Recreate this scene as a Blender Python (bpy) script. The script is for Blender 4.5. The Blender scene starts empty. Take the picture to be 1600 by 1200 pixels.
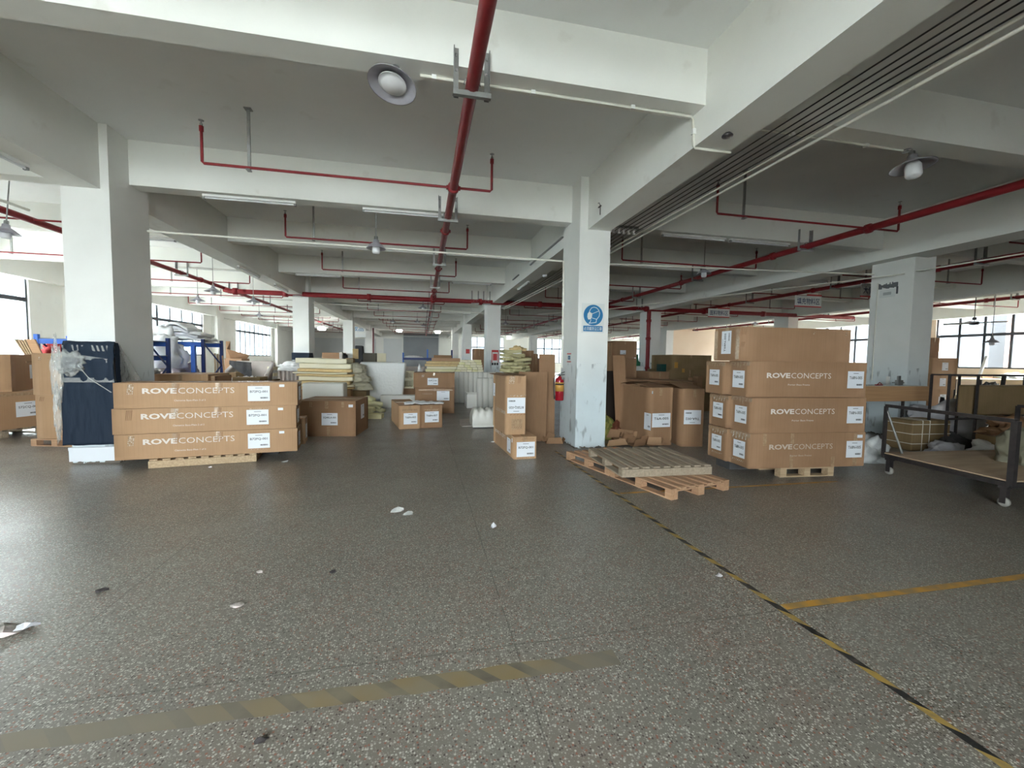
import bpy, bmesh, math, random
from mathutils import Vector, Matrix, noise
R_ = random.Random(7)
SC = bpy.context.scene
COL = SC.collection
PI = math.pi
# ------------------------------------------------------------------ camera
F_PX = 662.1
RW = [Vector((0.9780898, -0.20766153, 0.01473207)), Vector((-0.00219458, 0.06047619, 0.99816723)),
      Vector((-0.20817188, -0.97632951, 0.05869541))]           # camera axes: right, up, back
EYE = Vector((0, 0, 1.5))
cd = bpy.data.cameras.new('camera'); cam = bpy.data.objects.new('camera', cd); COL.objects.link(cam)
cd.sensor_fit = 'HORIZONTAL'; cd.sensor_width = 36; cd.lens = F_PX / 1600 * 36; cd.clip_start = .05; cd.clip_end = 300
m3 = Matrix((RW[0], RW[1], RW[2])).transposed()
cam.matrix_world = Matrix.Translation(EYE) @ m3.to_4x4()
SC.camera = cam
# ------------------------------------------------------------------ sky, exposure
SKY = 42.0
w = bpy.data.worlds.new('sky'); SC.world = w; w.use_nodes = True
bg = w.node_tree.nodes['Background']; bg.inputs['Color'].default_value = (.96, .975, 1, 1); bg.inputs['Strength'].default_value = SKY
SC.view_settings.view_transform = 'Standard'; SC.view_settings.look = 'None'
SC.view_settings.gamma = 1; SC.view_settings.exposure = .33; SC.view_settings.use_curve_mapping = False
SC.cycles.use_denoising = True
try: SC.cycles.denoiser = 'OPENIMAGEDENOISE'
except Exception: pass
SC.cycles.max_bounces = 9; SC.cycles.diffuse_bounces = 7; SC.cycles.glossy_bounces = 3; SC.cycles.transmission_bounces = 4
SC.cycles.transparent_max_bounces = 16; SC.cycles.sample_clamp_indirect = 12; SC.cycles.caustics_reflective = False; SC.cycles.caustics_refractive = False

def portal(loc, rot, sx, sy):                                     # guides the sampler to the window openings, gives no light itself
    l = bpy.data.lights.new('window_portal', 'AREA'); l.shape = 'RECTANGLE'; l.size = sx; l.size_y = sy; l.cycles.is_portal = True
    o = bpy.data.objects.new('window_portal', l); COL.objects.link(o); o.location = loc; o.rotation_euler = rot

# helpers: a photo pixel seen at depth Y (or at height z) -> a point of the place
def ray(u, v):
    x, y = (u - 800) / F_PX, -(v - 600) / F_PX
    return RW[0] * x + RW[1] * y - RW[2]
def at(u, v, Y): r = ray(u, v); return EYE + r * (Y / r.y)
def atz(u, v, z=0): r = ray(u, v); return EYE + r * ((z - 1.5) / r.z)
def atx(u, v, X): r = ray(u, v); return EYE + r * (X / r.x)

# ------------------------------------------------------------------ materials
MATS = {}
def nm(name, col, rough=.6, metal=0, col2=None, scale=6, detail=4, bump=0, bscale=40, spec=.5, extra=None, contrast=.5, **kw):
    if name in MATS: return MATS[name]
    m = bpy.data.materials.new(name); m.use_nodes = True; nt = m.node_tree; N = nt.nodes; L = nt.links
    b = N['Principled BSDF']; b.inputs['Base Color'].default_value = (*col, 1); b.inputs['Roughness'].default_value = rough
    b.inputs['Metallic'].default_value = metal; b.inputs['Specular IOR Level'].default_value = spec
    tc = N.new('ShaderNodeTexCoord')
    if col2:
        n = N.new('ShaderNodeTexNoise'); n.inputs['Scale'].default_value = scale; n.inputs['Detail'].default_value = detail
        L.new(tc.outputs['Object'], n.inputs['Vector'])
        r = N.new('ShaderNodeValToRGB'); r.color_ramp.elements[0].color = (*col, 1); r.color_ramp.elements[1].color = (*col2, 1)
        r.color_ramp.elements[0].position = .5 - contrast / 2; r.color_ramp.elements[1].position = .5 + contrast / 2
        L.new(n.outputs['Fac'], r.inputs['Fac']); L.new(r.outputs['Color'], b.inputs['Base Color'])
    if bump:
        n2 = N.new('ShaderNodeTexNoise'); n2.inputs['Scale'].default_value = bscale; n2.inputs['Detail'].default_value = 5
        L.new(tc.outputs['Object'], n2.inputs['Vector'])
        bp = N.new('ShaderNodeBump'); bp.inputs['Strength'].default_value = bump; bp.inputs['Distance'].default_value = .02
        L.new(n2.outputs['Fac'], bp.inputs['Height']); L.new(bp.outputs['Normal'], b.inputs['Normal'])
    if extra: extra(nt, b, tc)
    MATS[name] = m; return m

def emis(name, col, s):
    m = bpy.data.materials.new(name); m.use_nodes = True; b = m.node_tree.nodes['Principled BSDF']
    b.inputs['Base Color'].default_value = (*col, 1); b.inputs['Emission Color'].default_value = (*col, 1); b.inputs['Emission Strength'].default_value = s
    return m

def mix(nt, a, b, fac):
    n = nt.nodes.new('ShaderNodeMix'); n.data_type = 'RGBA'
    for s, v in ((n.inputs[6], a), (n.inputs[7], b)):
        if isinstance(v, tuple): s.default_value = (*v, 1)
        else: nt.links.new(v, s)
    if isinstance(fac, float): n.inputs[0].default_value = fac
    else: nt.links.new(fac, n.inputs[0])
    return n.outputs[2]
def math_(nt, op, a, b=0.0, c=None):
    n = nt.nodes.new('ShaderNodeMath'); n.operation = op
    for i, v in enumerate((a, b) if c is None else (a, b, c)):
        if isinstance(v, (int, float)): n.inputs[i].default_value = v
        else: nt.links.new(v, n.inputs[i])
    return n.outputs[0]
def noi(nt, tc, scale, detail=4, vec=None):
    n = nt.nodes.new('ShaderNodeTexNoise'); n.inputs['Scale'].default_value = scale; n.inputs['Detail'].default_value = detail
    nt.links.new(vec or tc.outputs['Object'], n.inputs['Vector']); return n.outputs['Fac']
def ramp(nt, fac, a, b, ca=(0, 0, 0), cb=(1, 1, 1)):
    r = nt.nodes.new('ShaderNodeValToRGB'); r.color_ramp.elements[0].position = a; r.color_ramp.elements[1].position = b
    r.color_ramp.elements[0].color = (*ca, 1); r.color_ramp.elements[1].color = (*cb, 1); nt.links.new(fac, r.inputs['Fac']); return r.outputs['Color']

def terrazzo(nt, b, tc):
    N = nt.nodes; L = nt.links
    v = N.new('ShaderNodeTexVoronoi'); v.inputs['Scale'].default_value = 92; L.new(tc.outputs['Object'], v.inputs['Vector'])
    sep = N.new('ShaderNodeSeparateColor'); L.new(v.outputs['Color'], sep.inputs[0])
    chip = math_(nt, 'LESS_THAN', v.outputs['Distance'], .43)
    pick = math_(nt, 'GREATER_THAN', sep.outputs[0], .42); light = math_(nt, 'MULTIPLY', chip, pick)
    pickd = math_(nt, 'LESS_THAN', sep.outputs[0], .17); dark = math_(nt, 'MULTIPLY', chip, pickd)
    big = noi(nt, tc, .35, 5); mid = noi(nt, tc, 2.2, 5)
    base = mix(nt, (.135, .127, .108), (.185, .172, .146), ramp(nt, big, .35, .65))
    base = mix(nt, base, (.165, .135, .112), ramp(nt, mid, .45, .8))
    v2 = N.new('ShaderNodeTexVoronoi'); v2.inputs['Scale'].default_value = 160; L.new(tc.outputs['Object'], v2.inputs['Vector'])
    sp2 = N.new('ShaderNodeSeparateColor'); L.new(v2.outputs['Color'], sp2.inputs[0])
    fine = math_(nt, 'MULTIPLY', math_(nt, 'LESS_THAN', v2.outputs['Distance'], .36), math_(nt, 'GREATER_THAN', sp2.outputs[1], .6))
    base = mix(nt, base, (.28, .26, .23), math_(nt, 'MULTIPLY', fine, .8))
    lc = mix(nt, (.25, .235, .205), (.46, .44, .39), sep.outputs[1])
    base = mix(nt, base, lc, light); base = mix(nt, base, (.06, .045, .038), dark)
    rp = math_(nt, 'MULTIPLY', chip, math_(nt, 'GREATER_THAN', sep.outputs[2], .93)); base = mix(nt, base, (.22, .09, .06), rp)
    # joints every 2.3 m
    sx = N.new('ShaderNodeSeparateXYZ'); L.new(tc.outputs['Object'], sx.inputs[0])
    wob = math_(nt, 'MULTIPLY', math_(nt, 'SUBTRACT', noi(nt, tc, 7, 3), .5), .012)
    def joint(c, off, per):
        a = math_(nt, 'ADD', math_(nt, 'ADD', c, -off + per * 40), wob); a = math_(nt, 'MODULO', a, per)
        a = math_(nt, 'MINIMUM', a, math_(nt, 'SUBTRACT', per, a)); return math_(nt, 'LESS_THAN', a, .0045)
    j = math_(nt, 'MAXIMUM', joint(sx.outputs[0], .48, 2.29), joint(sx.outputs[1], 2.09, 2.40))
    jf = math_(nt, 'MULTIPLY', j, math_(nt, 'GREATER_THAN', noi(nt, tc, 1.3, 3), .40))
    base = mix(nt, base, (.045, .04, .035), math_(nt, 'MULTIPLY', jf, .5))
    # scattered dust and old stains
    dust = ramp(nt, noi(nt, tc, .9, 8), .56, .78); base = mix(nt, base, (.25, .235, .205), math_(nt, 'MULTIPLY', dust, .35))
    L.new(base, b.inputs['Base Color'])
    ro = ramp(nt, noi(nt, tc, 1.7, 6), .3, .7, (.32, .32, .32), (.43, .43, .43)); L.new(ro, b.inputs['Roughness'])
    bp = N.new('ShaderNodeBump'); bp.inputs['Strength'].default_value = .12; bp.inputs['Distance'].default_value = .01
    L.new(noi(nt, tc, 5, 6), bp.inputs['Height']); L.new(bp.outputs['Normal'], b.inputs['Normal'])
M_floor = nm('terrazzo', (.2, .2, .18), .38, extra=terrazzo, spec=.5)

def paint(stain):
    def f(nt, b, tc):
        base = mix(nt, stain[0], stain[1], ramp(nt, noi(nt, tc, .8, 6), .3, .7))
        scuff = ramp(nt, noi(nt, tc, 3.1, 10), .64, .72); base = mix(nt, base, stain[2], math_(nt, 'MULTIPLY', scuff, .35))
        nt.links.new(base, b.inputs['Base Color'])
        bp = nt.nodes.new('ShaderNodeBump'); bp.inputs['Strength'].default_value = .25; bp.inputs['Distance'].default_value = .01
        nt.links.new(noi(nt, tc, 9, 6), bp.inputs['Height']); nt.links.new(bp.outputs['Normal'], b.inputs['Normal'])
    return f
def colpaint(nt, b, tc):
    sx = nt.nodes.new('ShaderNodeSeparateXYZ'); nt.links.new(tc.outputs['Object'], sx.inputs[0])
    base = mix(nt, (.72, .72, .69), (.80, .80, .77), ramp(nt, noi(nt, tc, 1.3, 5), .3, .7))
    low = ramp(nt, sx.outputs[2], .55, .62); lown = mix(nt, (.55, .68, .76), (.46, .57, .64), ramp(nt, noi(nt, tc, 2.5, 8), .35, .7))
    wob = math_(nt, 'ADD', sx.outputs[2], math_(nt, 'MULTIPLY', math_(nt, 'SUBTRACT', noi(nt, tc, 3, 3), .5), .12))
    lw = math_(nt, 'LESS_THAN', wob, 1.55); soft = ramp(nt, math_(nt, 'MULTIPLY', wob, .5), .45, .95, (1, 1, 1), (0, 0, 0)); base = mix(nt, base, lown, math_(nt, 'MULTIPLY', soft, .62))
    map_ = nt.nodes.new('ShaderNodeMapping'); map_.inputs['Scale'].default_value = (3.5, 3.5, 1.1); nt.links.new(tc.outputs['Object'], map_.inputs[0])
    sc = ramp(nt, noi(nt, tc, 2.2, 9, map_.outputs[0]), .57, .66); sc = math_(nt, 'MULTIPLY', sc, math_(nt, 'LESS_THAN', wob, 1.45))
    base = mix(nt, base, (.20, .22, .24), math_(nt, 'MULTIPLY', sc, .7))
    pl = math_(nt, 'LESS_THAN', math_(nt, 'ADD', sx.outputs[2], math_(nt, 'MULTIPLY', noi(nt, tc, 14, 4), -.16)), -.055)
    base = mix(nt, base, (.13, .11, .09), pl)
    nt.links.new(base, b.inputs['Base Color'])
M_paint = nm('wall_paint', (.75, .75, .72), .85, extra=paint(((.76, .76, .72), (.84, .84, .80), (.62, .60, .56))))
M_ceil = nm('ceiling_paint', (.7, .7, .67), .9, extra=paint(((.76, .77, .76), (.82, .83, .82), (.66, .65, .62))))
M_beam = nm('beam_paint', (.7, .7, .67), .85, extra=paint(((.76, .76, .72), (.84, .84, .80), (.62, .59, .54))))
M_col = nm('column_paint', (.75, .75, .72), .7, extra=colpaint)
M_warmlit = nm('warm_lit_paint', (.78, .62, .47), .85, col2=(.82, .68, .54), scale=1)  # wall paint with the warm light from outside put into its colour
M_greywall = nm('grey_board', (.62, .64, .64), .8, col2=(.66, .68, .68), scale=.7)
M_red = nm('red_pipe_paint', (.19, .008, .013), .45, col2=(.23, .018, .02), scale=9, spec=.3)
M_steel = nm('galvanised_steel', (.34, .34, .33), .45, .7, col2=(.24, .24, .23), scale=14)
M_dark = nm('dark_steel', (.035, .032, .033), .5, .4, col2=(.06, .05, .05), scale=18)
M_black = nm('black_rubber', (.012, .012, .014), .5)
M_white = nm('white_plastic', (.78, .78, .76), .4)
M_cream = nm('cream_conduit', (.72, .70, .62), .5)
M_frame = nm('window_aluminium', (.05, .055, .065), .5, .3)
M_enamel = nm('lamp_enamel', (.33, .32, .36), .4, .3, col2=(.42, .41, .45), scale=8)
M_bulb = nm('opal_glass', (.75, .75, .77), .25)
M_lit = emis('lit_bulb', (1, .98, .93), 45)
def corr(a, bc):
    def f(nt, b, tc):
        base = mix(nt, a, bc, ramp(nt, noi(nt, tc, 2.5, 6), .3, .7))
        mp = nt.nodes.new('ShaderNodeMapping'); mp.inputs['Scale'].default_value = (90, 90, 1.5); nt.links.new(tc.outputs['Object'], mp.inputs[0])
        fine = noi(nt, tc, 1, 2, mp.outputs[0]); base = mix(nt, base, tuple(c * .82 for c in a), math_(nt, 'MULTIPLY', ramp(nt, fine, .45, .7), .35))
        nt.links.new(base, b.inputs['Base Color'])
        bp = nt.nodes.new('ShaderNodeBump'); bp.inputs['Strength'].default_value = .18; bp.inputs['Distance'].default_value = .01
        nt.links.new(noi(nt, tc, 6, 5), bp.inputs['Height']); nt.links.new(bp.outputs['Normal'], b.inputs['Normal'])
    return f
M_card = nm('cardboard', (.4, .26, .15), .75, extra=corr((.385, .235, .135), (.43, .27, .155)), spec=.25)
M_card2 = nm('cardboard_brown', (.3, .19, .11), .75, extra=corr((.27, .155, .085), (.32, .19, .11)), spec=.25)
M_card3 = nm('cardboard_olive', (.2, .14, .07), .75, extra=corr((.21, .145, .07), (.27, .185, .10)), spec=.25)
M_tape = nm('packing_tape', (.33, .215, .13), .18, col2=(.42, .29, .18), scale=30, contrast=.3, spec=.8)
M_tapehl = nm('tape_wrinkle', (.62, .55, .46), .2, col2=(.3, .2, .12), scale=60, contrast=.15)
M_label = nm('label_paper', (.72, .75, .80), .6)
M_ink = nm('black_ink', (.02, .02, .022), .6)
M_inkg = nm('grey_ink', (.10, .10, .11), .6)
M_logo = nm('white_print', (.66, .60, .55), .7)
M_logo2 = nm('faint_white_print', (.50, .42, .35), .7)
def wood(a, bc, sc=(2, 40, 40)):
    def f(nt, b, tc):
        mp = nt.nodes.new('ShaderNodeMapping'); mp.inputs['Scale'].default_value = sc; nt.links.new(tc.outputs['Object'], mp.inputs[0])
        nt.links.new(mix(nt, a, bc, ramp(nt, noi(nt, tc, 1, 6, mp.outputs[0]), .3, .7)), b.inputs['Base Color'])
    return f
M_pallet = nm('pallet_wood', (.4, .3, .2), .8, extra=wood((.36, .25, .15), (.52, .39, .25)))
M_palgrey = nm('weathered_pallet_wood', (.3, .25, .2), .85, extra=wood((.25, .20, .145), (.38, .31, .23)))
M_palred = nm('reddish_pallet_wood', (.4, .24, .15), .8, extra=wood((.36, .20, .115), (.48, .30, .18)))
M_ply = nm('plywood', (.5, .3, .18), .6, extra=wood((.42, .24, .12), (.52, .31, .16), (1, 8, 30)))
M_deck = nm('plywood_deck', (.4, .3, .2), .7, extra=wood((.38, .28, .185), (.50, .38, .26), (1.5, 9, 20)))
M_foam = nm('cream_foam', (.82, .76, .56), .9, col2=(.86, .81, .63), scale=3, bump=.3, bscale=30)
M_foamcut = nm('cut_foam_edge', (.62, .45, .22), .9, col2=(.72, .55, .30), scale=12)
M_yfoam = nm('yellow_foam', (.78, .74, .42), .9, col2=(.84, .80, .52), scale=3, bump=.3, bscale=30)
M_leather = nm('ivory_leather', (.68, .67, .62), .42, col2=(.74, .73, .68), scale=3)
M_fabw = nm('white_fabric', (.72, .72, .72), .8, col2=(.80, .80, .80), scale=5, bump=.4, bscale=12)
M_fabg = nm('grey_fabric', (.42, .42, .45), .85, col2=(.62, .62, .65), scale=4, bump=.5, bscale=10)
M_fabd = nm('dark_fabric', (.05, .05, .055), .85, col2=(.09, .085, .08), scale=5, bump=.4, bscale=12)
M_fabmix = nm('mixed_fabric', (.14, .13, .11), .85, col2=(.55, .48, .46), scale=7, bump=.5, bscale=14, contrast=.2)
M_chair = nm('greige_upholstery', (.42, .37, .34), .85, col2=(.52, .47, .44), scale=6)
def navy(nt, b, tc):
    mp = nt.nodes.new('ShaderNodeMapping'); mp.inputs['Scale'].default_value = (5, 5, 1.2); nt.links.new(tc.outputs['Object'], mp.inputs[0])
    bp = nt.nodes.new('ShaderNodeBump'); bp.inputs['Strength'].default_value = .5; bp.inputs['Distance'].default_value = .05
    nt.links.new(noi(nt, tc, 1.2, 4, mp.outputs[0]), bp.inputs['Height']); nt.links.new(bp.outputs['Normal'], b.inputs['Normal'])
M_navy = nm('navy_quilt', (.012, .022, .040), .75, extra=navy, spec=.3)
M_blue = nm('blue_rack_paint', (.03, .12, .50), .4, col2=(.05, .16, .58), scale=5)
M_dblue = nm('dark_blue_rack_paint', (.012, .03, .14), .4)
M_ext = nm('extinguisher_red', (.30, .008, .018), .25)
M_yel = nm('yellow_sticker', (.50, .26, .05), .5)
M_signb = nm('sign_blue', (.02, .17, .36), .45)
M_signw = nm('sign_white', (.68, .70, .68), .45)
M_signr = nm('sign_red', (.55, .05, .05), .5)
def plastic(name, col, alpha, rough=.2):
    m = bpy.data.materials.new(name); m.use_nodes = True; b = m.node_tree.nodes['Principled BSDF']
    b.inputs['Base Color'].default_value = (*col, 1); b.inputs['Roughness'].default_value = rough; b.inputs['Alpha'].default_value = alpha
    b.inputs['Specular IOR Level'].default_value = .8
    nt = m.node_tree; tc = nt.nodes.new('ShaderNodeTexCoord'); bp = nt.nodes.new('ShaderNodeBump'); bp.inputs['Strength'].default_value = .6; bp.inputs['Distance'].default_value = .03
    nt.links.new(noi(nt, tc, 14, 4), bp.inputs['Height']); nt.links.new(bp.outputs['Normal'], b.inputs['Normal'])
    return m
M_wrap = plastic('stretch_wrap', (.8, .82, .8), .35)
M_wrap2 = plastic('crumpled_stretch_wrap', (.8, .82, .8), .30)
M_poly = plastic('poly_sheet', (.78, .80, .80), .72, .3)
def glass():
    m = bpy.data.materials.new('window_glass'); m.use_nodes = True; nt = m.node_tree; N = nt.nodes; N.remove(N['Principled BSDF'])
    t = N.new('ShaderNodeBsdfTransparent'); t.inputs[0].default_value = (.93, .97, .97, 1); g = N.new('ShaderNodeBsdfGlossy'); g.inputs['Roughness'].default_value = .02
    mx = N.new('ShaderNodeMixShader'); mx.inputs[0].default_value = .07
    nt.links.new(t.outputs[0], mx.inputs[1]); nt.links.new(g.outputs[0], mx.inputs[2]); nt.links.new(mx.outputs[0], N['Material Output'].inputs[0]); return m
M_glass = glass()

# ------------------------------------------------------------------ geometry helpers
class MB:
    def __init__(s): s.v = []; s.f = []; s.m = []; s.sm = []
    def add(s, vs, fs, mat=0, M=None, smooth=False):
        o = len(s.v)
        for v in vs: s.v.append(M @ Vector(v) if M else Vector(v))
        for f in fs: s.f.append([i + o for i in f]); s.m.append(mat); s.sm.append(smooth)
        return s
    def box(s, x0, x1, y0, y1, z0, z1, mat=0, M=None):
        vs = [(x, y, z) for z in (z0, z1) for y in (y0, y1) for x in (x0, x1)]
        return s.add(vs, [(0, 2, 3, 1), (4, 5, 7, 6), (0, 1, 5, 4), (2, 6, 7, 3), (0, 4, 6, 2), (1, 3, 7, 5)], mat, M)
    def tube(s, pts, r, seg=10, mat=0, M=None, cap=True):
        pts = [Vector(p) for p in pts]; vs = []; fs = []; n = len(pts)
        rr = r if isinstance(r, (list, tuple)) else [r] * n
        for i, p in enumerate(pts):
            t = (pts[min(i + 1, n - 1)] - pts[max(i - 1, 0)]).normalized()
            up = Vector((0, 0, 1)) if abs(t.z) < .95 else Vector((0, 1, 0))
            a = t.cross(up).normalized(); b = a.cross(t)
            for k in range(seg):
                th = 2 * PI * k / seg; vs.append(p + (a * math.cos(th) + b * math.sin(th)) * rr[i])
        for i in range(n - 1):
            for k in range(seg):
                k2 = (k + 1) % seg; fs.append((i * seg + k, i * seg + k2, (i + 1) * seg + k2, (i + 1) * seg + k))
        s.add(vs, fs, mat, M, True)
        if cap: s.add([vs[k] for k in range(seg)], [tuple(range(seg))], mat, M); s.add([vs[(n - 1) * seg + k] for k in range(seg)], [tuple(range(seg))[::-1]], mat, M)
        return s
    def lathe(s, prof, seg=24, mat=0, M=None, smooth=True):
        vs = []; fs = []
        for r, z in prof:
            for k in range(seg): th = 2 * PI * k / seg; vs.append((r * math.cos(th), r * math.sin(th), z))
        for i in range(len(prof) - 1):
            for k in range(seg): k2 = (k + 1) % seg; fs.append((i * seg + k, i * seg + k2, (i + 1) * seg + k2, (i + 1) * seg + k))
        return s.add(vs, fs, mat, M, smooth)
    def bar(s, a, b, w, h=None, mat=0, M=None):                   # rectangular bar from a to b
        a = Vector(a); b = Vector(b); t = (b - a).normalized(); up = Vector((0, 0, 1)) if abs(t.z) < .95 else Vector((0, 1, 0))
        x = t.cross(up).normalized(); y = x.cross(t); h = h or w; vs = []
        for p in (a, b):
            for i, j in ((-1, -1), (1, -1), (1, 1), (-1, 1)): vs.append(p + x * i * w / 2 + y * j * h / 2)
        return s.add(vs, [(0, 1, 2, 3), (7, 6, 5, 4), (0, 4, 5, 1), (1, 5, 6, 2), (2, 6, 7, 3), (3, 7, 4, 0)], mat, M)
    def build(s, name, mats, parent=None, loc=None, rot=None):
        me = bpy.data.meshes.new(name); me.from_pydata(s.v, [], s.f)
        if not isinstance(mats, (list, tuple)): mats = [mats]
        for m in mats: me.materials.append(m)
        for p, i, q in zip(me.polygons, s.m, s.sm): p.material_index = i; p.use_smooth = q
        bm = bmesh.new(); bm.from_mesh(me); bmesh.ops.recalc_face_normals(bm, faces=bm.faces); bm.to_mesh(me); bm.free(); me.update()
        o = bpy.data.objects.new(name, me); COL.objects.link(o)
        if parent: o.parent = parent
        if loc is not None: o.location = loc
        if rot is not None: o.rotation_euler = rot if isinstance(rot, (tuple, list)) else (0, 0, rot)
        return o
def tag(o, label=None, cat=None, group=None, kind=None):
    if label: o['label'] = label
    if cat: o['category'] = cat
    if group: o['group'] = group
    if kind: o['kind'] = kind
    return o
def empty(name, loc=(0, 0, 0), rz=0, label=None, cat=None, group=None):
    o = bpy.data.objects.new(name, None); COL.objects.link(o); o.location = loc; o.rotation_euler = rz if isinstance(rz, (tuple, list)) else (0, 0, rz)
    return tag(o, label, cat, group)
def bevel(o, w=.01, seg=2):
    m = o.modifiers.new('b', 'BEVEL'); m.width = w; m.segments = seg; m.limit_method = 'ANGLE'; return o
def dup(root, loc, rz=None, label=None):
    r = root.copy(); COL.objects.link(r); r.location = loc
    if rz is not None: r.rotation_euler = rz if isinstance(rz, (tuple, list)) else (0, 0, rz)
    if label: r['label'] = label
    for ch in list(root.children):
        c = ch.copy(); COL.objects.link(c); c.parent = r
        for g in ch.children: d = g.copy(); COL.objects.link(d); d.parent = c
    return r
TXT = {}
def text(s, size, off=0, res=2, align='LEFT', font_sx=1):
    key = (s, size, off, align, font_sx)
    if key in TXT: return TXT[key]
    c = bpy.data.curves.new('lettering', 'FONT'); c.body = s; c.size = size; c.offset = off; c.resolution_u = res; c.align_x = align; c.align_y = 'CENTER'
    o = bpy.data.objects.new('lettering', c); COL.objects.link(o); bpy.context.view_layer.update()
    me = bpy.data.meshes.new_from_object(o.evaluated_get(bpy.context.evaluated_depsgraph_get()))
    r = ([(v.co.x * font_sx, v.co.y, 0) for v in me.vertices], [tuple(p.vertices) for p in me.polygons])
    bpy.data.objects.remove(o); bpy.data.curves.remove(c); bpy.data.meshes.remove(me); TXT[key] = r; return r
def frame(o, ex, ey): # matrix mapping local xy plane to a face
    ex = Vector(ex).normalized(); ey = Vector(ey).normalized(); n = ex.cross(ey); M = Matrix((ex, ey, n)).transposed().to_4x4(); M.translation = Vector(o); return M
def R2(a): return Matrix.Rotation(a, 4, 'Z')
def tfit(s, width, height=None, off=0, align='LEFT'):
    vs, fs = text(s, 1.0, off, 2, 'LEFT'); xs = [v[0] for v in vs]; ys = [v[1] for v in vs]
    x0, x1, y0, y1 = min(xs), max(xs), min(ys), max(ys); k = width / (x1 - x0); ky = (height / (y1 - y0)) if height else k
    return [((x - x0) * k, (y - (y0 + y1) / 2) * ky, 0) for x, y, _ in vs], fs
# ================================================================== the setting
XA, XC, XD, XE = -4.593, 2.543, 9.628, 16.74
COLW = .542; PITCH = 10.09; YF = 6.734; YEND = 47.3; YB = -5.0; XL = -11.55; XR = 24.0; ZC = 4.5
def struct(name, mb, mats, **k): return tag(mb.build(name, mats, **k), kind='structure')
struct('floor', MB().box(XL - .3, XR + .3, YB - .3, YEND + .3, -.2, 0), M_floor)
struct('ceiling', MB().box(XL - .3, XR + .3, YB - .3, YEND + .3, ZC, ZC + .25), M_ceil)
def wall_along_y(x0, x1, y0, y1, ops):
    m = MB(); y = y0
    for a, b, z0, z1 in sorted(ops):
        m.box(x0, x1, y, a, 0, ZC); m.box(x0, x1, a, b, 0, z0); m.box(x0, x1, a, b, z1, ZC); y = b
    return m.box(x0, x1, y, y1, 0, ZC)
def wall_along_x(y0, y1, x0, x1, ops):
    m = MB(); x = x0
    for a, b, z0, z1 in sorted(ops):
        m.box(x, a, y0, y1, 0, ZC); m.box(a, b, y0, y1, 0, z0) if z0 > 0 else None; m.box(a, b, y0, y1, z1, ZC); x = b
    return m.box(x, x1, y0, y1, 0, ZC)
LW = [(7.9, 15.6, 1.0, 3.86, 6), (18.0, 26.0, 1.45, 3.9, 8), (30.1, 36.5, 1.45, 3.9, 8)]
RWN = [(7.7, 15.7, 1.39, 3.78, 9), (17.8, 25.8, 1.39, 3.78, 9), (29.5, 36, 1.39, 3.78, 7), (38.5, 46.3, 1.39, 3.78, 8)]  # last opening is unseen, added to let more light into the far end
EW = [(5.0, 9.1, 1.1, 3.9, 4), (12.0, 16.6, 1.1, 3.9, 5), (17.6, 21.4, 1.1, 3.9, 4)]
BW = [(-5.2, .2, 1.0, 3.86, 6)]
struct('wall_left', wall_along_y(XL - .3, XL, YB, YEND, [o[:4] for o in LW]), M_paint)
struct('wall_right', wall_along_y(XR, XR + .3, YB, YEND, [o[:4] for o in RWN]), M_warmlit)
struct('wall_back', wall_along_x(YEND, YEND + .3, XL, XR, [(-1.95, 1.8, 0, 4.15)] + [o[:4] for o in EW]), M_paint)
struct('wall_front', wall_along_x(YB - .3, YB, XL, XR, [o[:4] for o in BW]), M_paint)
struct('wall_partition', MB().box(XE + .5, XR, 27.6, 27.75, 0, ZC), M_warmlit)
wn = [0]
def window(axis, p, a, b, z0, z1, n, tz, lower=None):             # aluminium frame with a transom, one glass pane behind it
    wn[0] += 1; m = MB(); t = .05
    def q(u0, u1, w0, w1, d=.07):
        if axis == 'y': m.box(p - d / 2, p + d / 2, u0, u1, w0, w1)
        else: m.box(u0, u1, p - d / 2, p + d / 2, w0, w1)
    q(a, b, z0, z0 + .06); q(a, b, z1 - .06, z1); q(a, a + .06, z0 + .06, z1 - .06); q(b - .06, b, z0 + .06, z1 - .06); q(a + .06, b - .06, tz - .06, tz + .06, .09)
    for i in range(1, n):
        u = a + (b - a) * i / n; w = .095 if i != n // 2 else .15
        q(u - w / 2, u + w / 2, tz + .05, z1 - .06); q(u - w / 2, u + w / 2, z0 + .06, tz - .05)
    f = struct('window_%d' % wn[0], m, M_frame)
    g = MB()
    if axis == 'y': g.box(p - .006, p + .006, a + .05, b - .05, z0 + .05, z1 - .05)
    else: g.box(a + .05, b - .05, p - .006, p + .006, z0 + .05, z1 - .05)
    g.build('pane', M_glass, f)
    c = ((a + b) / 2, (z0 + z1) / 2)
    if axis == 'y': portal((p + (-.12 if p < 0 else .12), c[0], c[1]), (0, PI / 2 if p > 0 else -PI / 2, 0), z1 - z0, b - a)
    else: portal((c[0], p + (.12 if p > 0 else -.12), c[1]), (-PI / 2 if p > 0 else PI / 2, 0, 0), b - a, z1 - z0)
for i, (a, b, z0, z1, n) in enumerate(LW): window('y', XL - .08, a, b, z0, z1, n, 3.06)
for a, b, z0, z1, n in RWN: window('y', XR + .08, a, b, z0, z1, n, 2.86)
for a, b, z0, z1, n in EW: window('x', YEND + .08, a, b, z0, z1, n, 2.75)
for a, b, z0, z1, n in BW: window('x', YB - .08, a, b, z0, z1, n, 3.0)
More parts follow.
